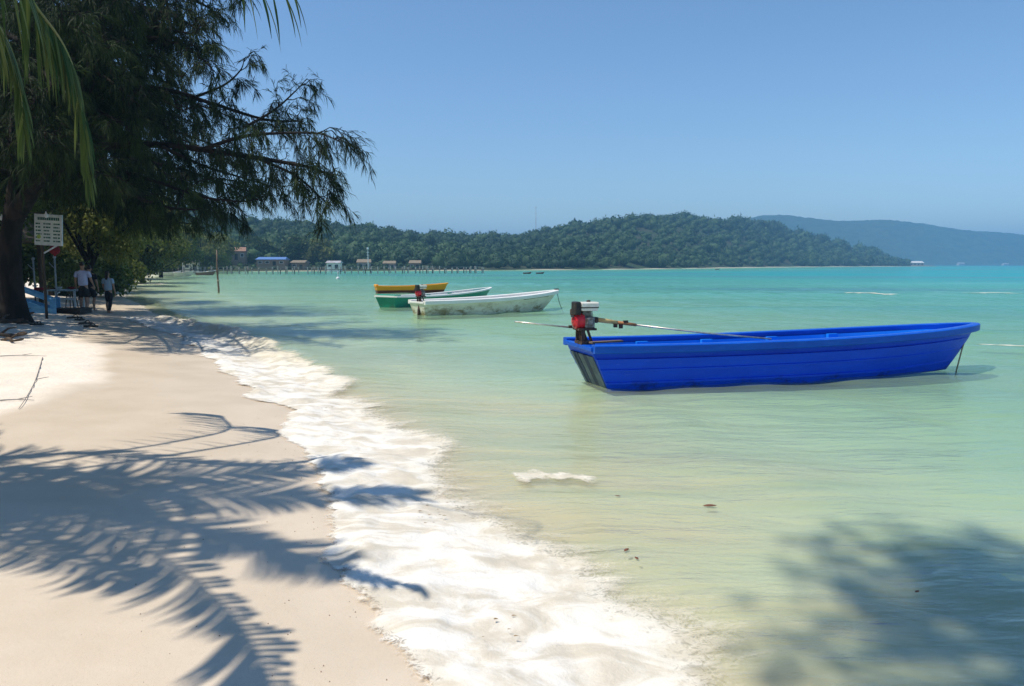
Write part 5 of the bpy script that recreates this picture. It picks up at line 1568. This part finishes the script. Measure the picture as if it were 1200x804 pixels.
# --- floating leaves
lf = mat('fallen_leaf', (0.20, 0.07, 0.03), (0.12, 0.045, 0.025), scale=20, rough=0.6)
for k, (u, v, s_, lab) in enumerate(((832, 591, 0.055, 'brown leaf floating alone below the blue boat'), (734, 648, 0.03, 'small brown leaf floating near the foam edge, upper one'), (746, 658, 0.022, 'tiny dark leaf floating beside the small brown one'), (724, 583, 0.022, 'speck of leaf left of the floating brown leaf'), (1075, 690, 0.02, 'tiny dark leaf in the shaded shallows'))):
    p = on(u, v, 0.02)
    m_ = MB()
    n_ = 8
    vs = []
    for i in range(n_ + 1):
        f = i / n_; w_ = math.sin(f * math.pi) ** 0.8 * 0.42
        vs += [((f - .5) * 2, -w_, 0.12 * w_), ((f - .5) * 2, 0, 0.05 * math.sin(f * 3)), ((f - .5) * 2, w_, 0.12 * w_)]
    fs_ = []
    for i in range(n_):
        a_ = i * 3
        fs_ += [(a_, a_ + 1, a_ + 4, a_ + 3), (a_ + 1, a_ + 2, a_ + 5, a_ + 4)]
    m_.add([Vector(q) * s_ for q in vs], fs_)
    o = m_.build('floating_leaf', lf, None, True)
    o.modifiers.new('thick', 'SOLIDIFY').thickness = 0.002
    dd = shore_dist(np.array([p.x]), np.array([p.y]))
    o.location = (p.x, p.y, float(wave_height(np.array([p.x]), np.array([p.y]), dd)[0]) + 0.012); o.rotation_euler = (0, 0, k * 0.9 + 0.1)
    tag(o, lab, 'leaf', 'leaves floating in the shallows')
# bits of weed tumbled in the foam and grains of shell on the wet sand
rngw = np.random.default_rng(3)
V, F = [], []
tet = np.array([[1, 0, -.5], [-.5, .87, -.5], [-.5, -.87, -.5], [0, 0, .8]])
spots = [(on(u, v, 0.06), 0.10) for u, v in ((398, 458), (403, 462), (386, 480), (516, 594), (506, 610), (585, 730))]
for c, sp in spots:
    for i in range(6):
        q = np.array([c.x + rngw.normal() * sp * 0.6, c.y + rngw.normal() * sp, 0])
        dq = shore_dist(q[:1], q[1:2]); q[2] = max(float(height_from(dq, q[:1], q[1:2])[0]), 0.0) + 0.055
        o_ = len(V); V += list(q + tet * np.array([0.018, 0.006, 0.003]) * rngw.uniform(0.4, 1.3)); F += [(o_, o_ + 1, o_ + 3), (o_ + 1, o_ + 2, o_ + 3), (o_ + 2, o_, o_ + 3)]
wd = np_mesh('seaweed_bits', np.array(V), np.array(F), mat('weed_brown', (0.30, 0.19, 0.08), (0.18, 0.12, 0.06)), smooth=False)
tag(wd, 'brown bits of seaweed tumbled in the foam', 'seaweed', kind='stuff')
V, F = [], []
for i in range(200):
    y = rngw.uniform(2.6, 9); e0 = np.interp(y, EDGE[:, 1], EDGE[:, 0]); x = e0 - abs(rngw.normal()) * 0.9 - 0.05
    z = ground(x, y); s_ = rngw.uniform(0.002, 0.006)
    o_ = len(V); V += list(np.array([x, y, z + s_ * .4]) + tet * s_); F += [(o_, o_ + 1, o_ + 3), (o_ + 1, o_ + 2, o_ + 3), (o_ + 2, o_, o_ + 3)]
gr = np_mesh('shell_grit', np.array(V), np.array(F), mat('grit', (0.22, 0.12, 0.08), (0.10, 0.07, 0.05), scale=30), smooth=False)
tag(gr, 'dark grit and shell fragments scattered on the wet sand', 'grit', kind='stuff')


# ================================================================== PEOPLE
def skinned(name, m, parent, verts, edges, radii, root=0, sub=2, smooth=True):
    me = bpy.data.meshes.new(name)
    me.from_pydata([tuple(v) for v in verts], edges, [])
    o = bpy.data.objects.new(name, me); COL.objects.link(o); o.parent = parent
    sk = o.modifiers.new('skin', 'SKIN'); sk.use_smooth_shade = True; sk.branch_smoothing = 0.6
    if not me.skin_vertices: me.skin_vertices.new()
    for i, r_ in enumerate(radii):
        me.skin_vertices[0].data[i].radius = r_ if isinstance(r_, tuple) else (r_, r_)
        me.skin_vertices[0].data[i].use_root = (i == root)
    sb = o.modifiers.new('sub', 'SUBSURF'); sb.levels = sub; sb.render_levels = sub
    me.materials.append(m)
    return o


def person(label, u, vfeet, H, facing, stride, top_m, bottom_m, long_legs, hair_m, skin_m, long_hair=False, arm_l=(0.1, 0.0), arm_r=(0.1, 0.0), group='people walking on the beach'):
    p = on(u, vfeet, 0.25); g_ = ground(p.x, p.y)
    r = empty('person', (p.x, p.y, g_), facing); tag(r, label, 'person', group)
    k = H / 1.75
    V, E, RR = [], [], []

    def add(q, rad, par=None):
        V.append(Vector(q) * k); RR.append(rad * k if not isinstance(rad, tuple) else (rad[0] * k, rad[1] * k))
        if par is not None: E.append((par, len(V) - 1))
        return len(V) - 1
    # local frame: x sideways, +y the way the person walks
    pel = add((0, 0, 0.95), (0.155, 0.115)); wai = add((0, 0, 1.08), (0.135, 0.10), pel); che = add((0, 0.01, 1.30), (0.165, 0.115), wai); shl = add((0, 0, 1.43), (0.12, 0.085), che)
    nec = add((0, 0.0, 1.51), 0.052, shl); hd1 = add((0, 0.015, 1.58), (0.062, 0.07), nec); hd2 = add((0, 0.015, 1.66), (0.076, 0.092), hd1); hd3 = add((0, 0.005, 1.74), (0.06, 0.075), hd2)
    add((0, 0.105, 1.625), 0.014, hd2)                                # nose
    for s in (-1, 1): add((s * 0.085, 0.0, 1.635), (0.012, 0.022), hd2)   # ears
    joints = {}
    for s, ph in ((-1, stride), (1, -stride)):
        hip = add((s * 0.09, 0, 0.90), 0.092, pel)
        kn = add((s * 0.10, 0.10 * ph + 0.03, 0.50), 0.060, hip); cf = add((s * 0.10, 0.02 * ph - 0.01, 0.34), 0.056, kn)
        an = add((s * 0.10, -0.02 + 0.14 * ph - 0.04 * abs(ph), 0.085), 0.037, cf); he = add((s * 0.10, an and (-0.05 + 0.14 * ph), 0.035), 0.034, an)
        add((s * 0.112, 0.08 + 0.14 * ph, 0.028), (0.042, 0.024), he); add((s * 0.118, 0.145 + 0.14 * ph, 0.022), (0.04, 0.016), len(V) - 1)
        joints[('leg', s)] = (V[hip], V[kn], V[an])
    for s, (fw, bend) in ((-1, arm_l), (1, arm_r)):
        sh = add((s * 0.19, 0, 1.41), 0.055, shl); el = add((s * 0.245, fw * 0.5 - 0.02, 1.13), 0.042, sh)
        wr = add((s * 0.255, fw + bend * 0.22, 0.89 + bend * 0.18), 0.028, el)
        up = (V[wr] - V[el]).normalized()
        pa = add((V[wr] + up * 0.07 * k) / k, (0.018, 0.038), wr)
        for fi, (off, ln) in enumerate(((-0.030, 0.075), (-0.010, 0.088), (0.010, 0.082), (0.028, 0.064))):
            b0 = V[pa] / k + Vector((0, off, 0)) + up * 0.02
            f1 = add(b0 + up * ln * 0.5, 0.0085, pa); add(b0 + up * ln + Vector((-s * 0.012, 0.0, 0)), 0.0075, f1)
        t1 = add(V[wr] / k + up * 0.035 + Vector((-s * 0.005, 0.042, 0)), 0.011, wr); add(V[wr] / k + up * 0.085 + Vector((-s * 0.01, 0.058, 0)), 0.009, t1)
        joints[('arm', s)] = (V[sh], V[el], V[wr])
    body = skinned('body', skin_m, r, V, E, RR)
    # hair
    hv = [Vector((0, -0.012, 1.765)) * k, Vector((0, -0.03, 1.69)) * k, Vector((0, -0.045, 1.62)) * k]
    hr = [(0.066 * k, 0.074 * k), (0.088 * k, 0.088 * k), (0.076 * k, 0.06 * k)]
    if long_hair:
        hv += [Vector((0, -0.085, 1.50)) * k, Vector((0, -0.10, 1.38)) * k]; hr += [(0.075 * k, 0.03 * k), (0.05 * k, 0.02 * k)]
    skinned('hair', hair_m, r, hv, [(i, i + 1) for i in range(len(hv) - 1)], hr, 0)
    # eyes
    for s in (-1, 1):
        MB().lathe(Vector((s * 0.032, 0.098, 1.655)) * k, [(0.004 * k, -0.004 * k), (0.011 * k, 0.0), (0.004 * k, 0.005 * k)], 8, 'Y').build('eye', black, body)
    # shirt
    v_ = [Vector((0, 0, 0.90)) * k, Vector((0, 0, 1.06)) * k, Vector((0, 0.01, 1.30)) * k, Vector((0, 0, 1.445)) * k, Vector((0, 0, 1.485)) * k]
    r2 = [(0.182 * k, 0.145 * k), (0.168 * k, 0.135 * k), (0.190 * k, 0.140 * k), (0.150 * k, 0.100 * k), (0.07 * k, 0.065 * k)]
    e2 = [(0, 1), (1, 2), (2, 3), (3, 4)]
    for s in (-1, 1):
        a_, b_, c_ = joints[('arm', s)]
        v_.append(a_); r2.append(0.080 * k); e2.append((3, len(v_) - 1))
        v_.append(a_.lerp(b_, 0.72)); r2.append(0.070 * k); e2.append((len(v_) - 2, len(v_) - 1))
    skinned('shirt', top_m, r, v_, e2, r2, 0)
    v_ = [Vector((0, 0, 1.0)) * k, Vector((0, 0, 0.92)) * k]; r2 = [(0.165 * k, 0.13 * k), (0.178 * k, 0.14 * k)]; e2 = [(0, 1)]
    for s in (-1, 1):
        a_, b_, c_ = joints[('leg', s)]
        seq = [(a_, 0.112), (a_.lerp(b_, 0.75), 0.098)] + ([(b_, 0.075), (b_.lerp(c_, 0.55), 0.066), (c_, 0.055)] if long_legs else [(a_.lerp(b_, 0.95), 0.098)])
        prev = 1
        for q_, rr in seq:
            v_.append(q_); r2.append(rr * k); e2.append((prev, len(v_) - 1)); prev = len(v_) - 1
    skinned('trousers' if long_legs else 'shorts', bottom_m, r, v_, e2, r2, 1)
    return r


skin1 = mat('skin_tan', (0.42, 0.25, 0.17), (0.36, 0.21, 0.14), rough=0.5)
hairk = mat('hair_black', (0.02, 0.016, 0.014), (0.035, 0.026, 0.02), scale=30, rough=0.5)
lav = mat('shirt_lavender', (0.50, 0.52, 0.70), (0.42, 0.45, 0.64), scale=6, rough=0.9)
dk = mat('cloth_black', (0.018, 0.018, 0.022), (0.03, 0.03, 0.035), rough=0.9)
sky_ = mat('shirt_pale_blue', (0.36, 0.47, 0.58), (0.28, 0.40, 0.52), scale=6, rough=0.9)
person('man in a pale lavender t-shirt and black shorts walking away, left of the three walkers', 99, 363, 1.78, 0.15, 0.5, lav, dk, False, hairk, skin1, arm_l=(0.05, 0.1), arm_r=(0.18, 0.3))
person('person in dark clothes half hidden beside the man in the lavender shirt', 107, 361, 1.66, 0.1, -0.6, dk, dk, False, hairk, skin1, arm_l=(0.1, 0.1), arm_r=(0.05, 0.1))
person('person in a pale blue top and black trousers walking beside the water', 128, 361.5, 1.52, -0.1, 0.7, sky_, dk, True, hairk, skin1, True, arm_l=(0.12, 0.2), arm_r=(0.02, 0.1))
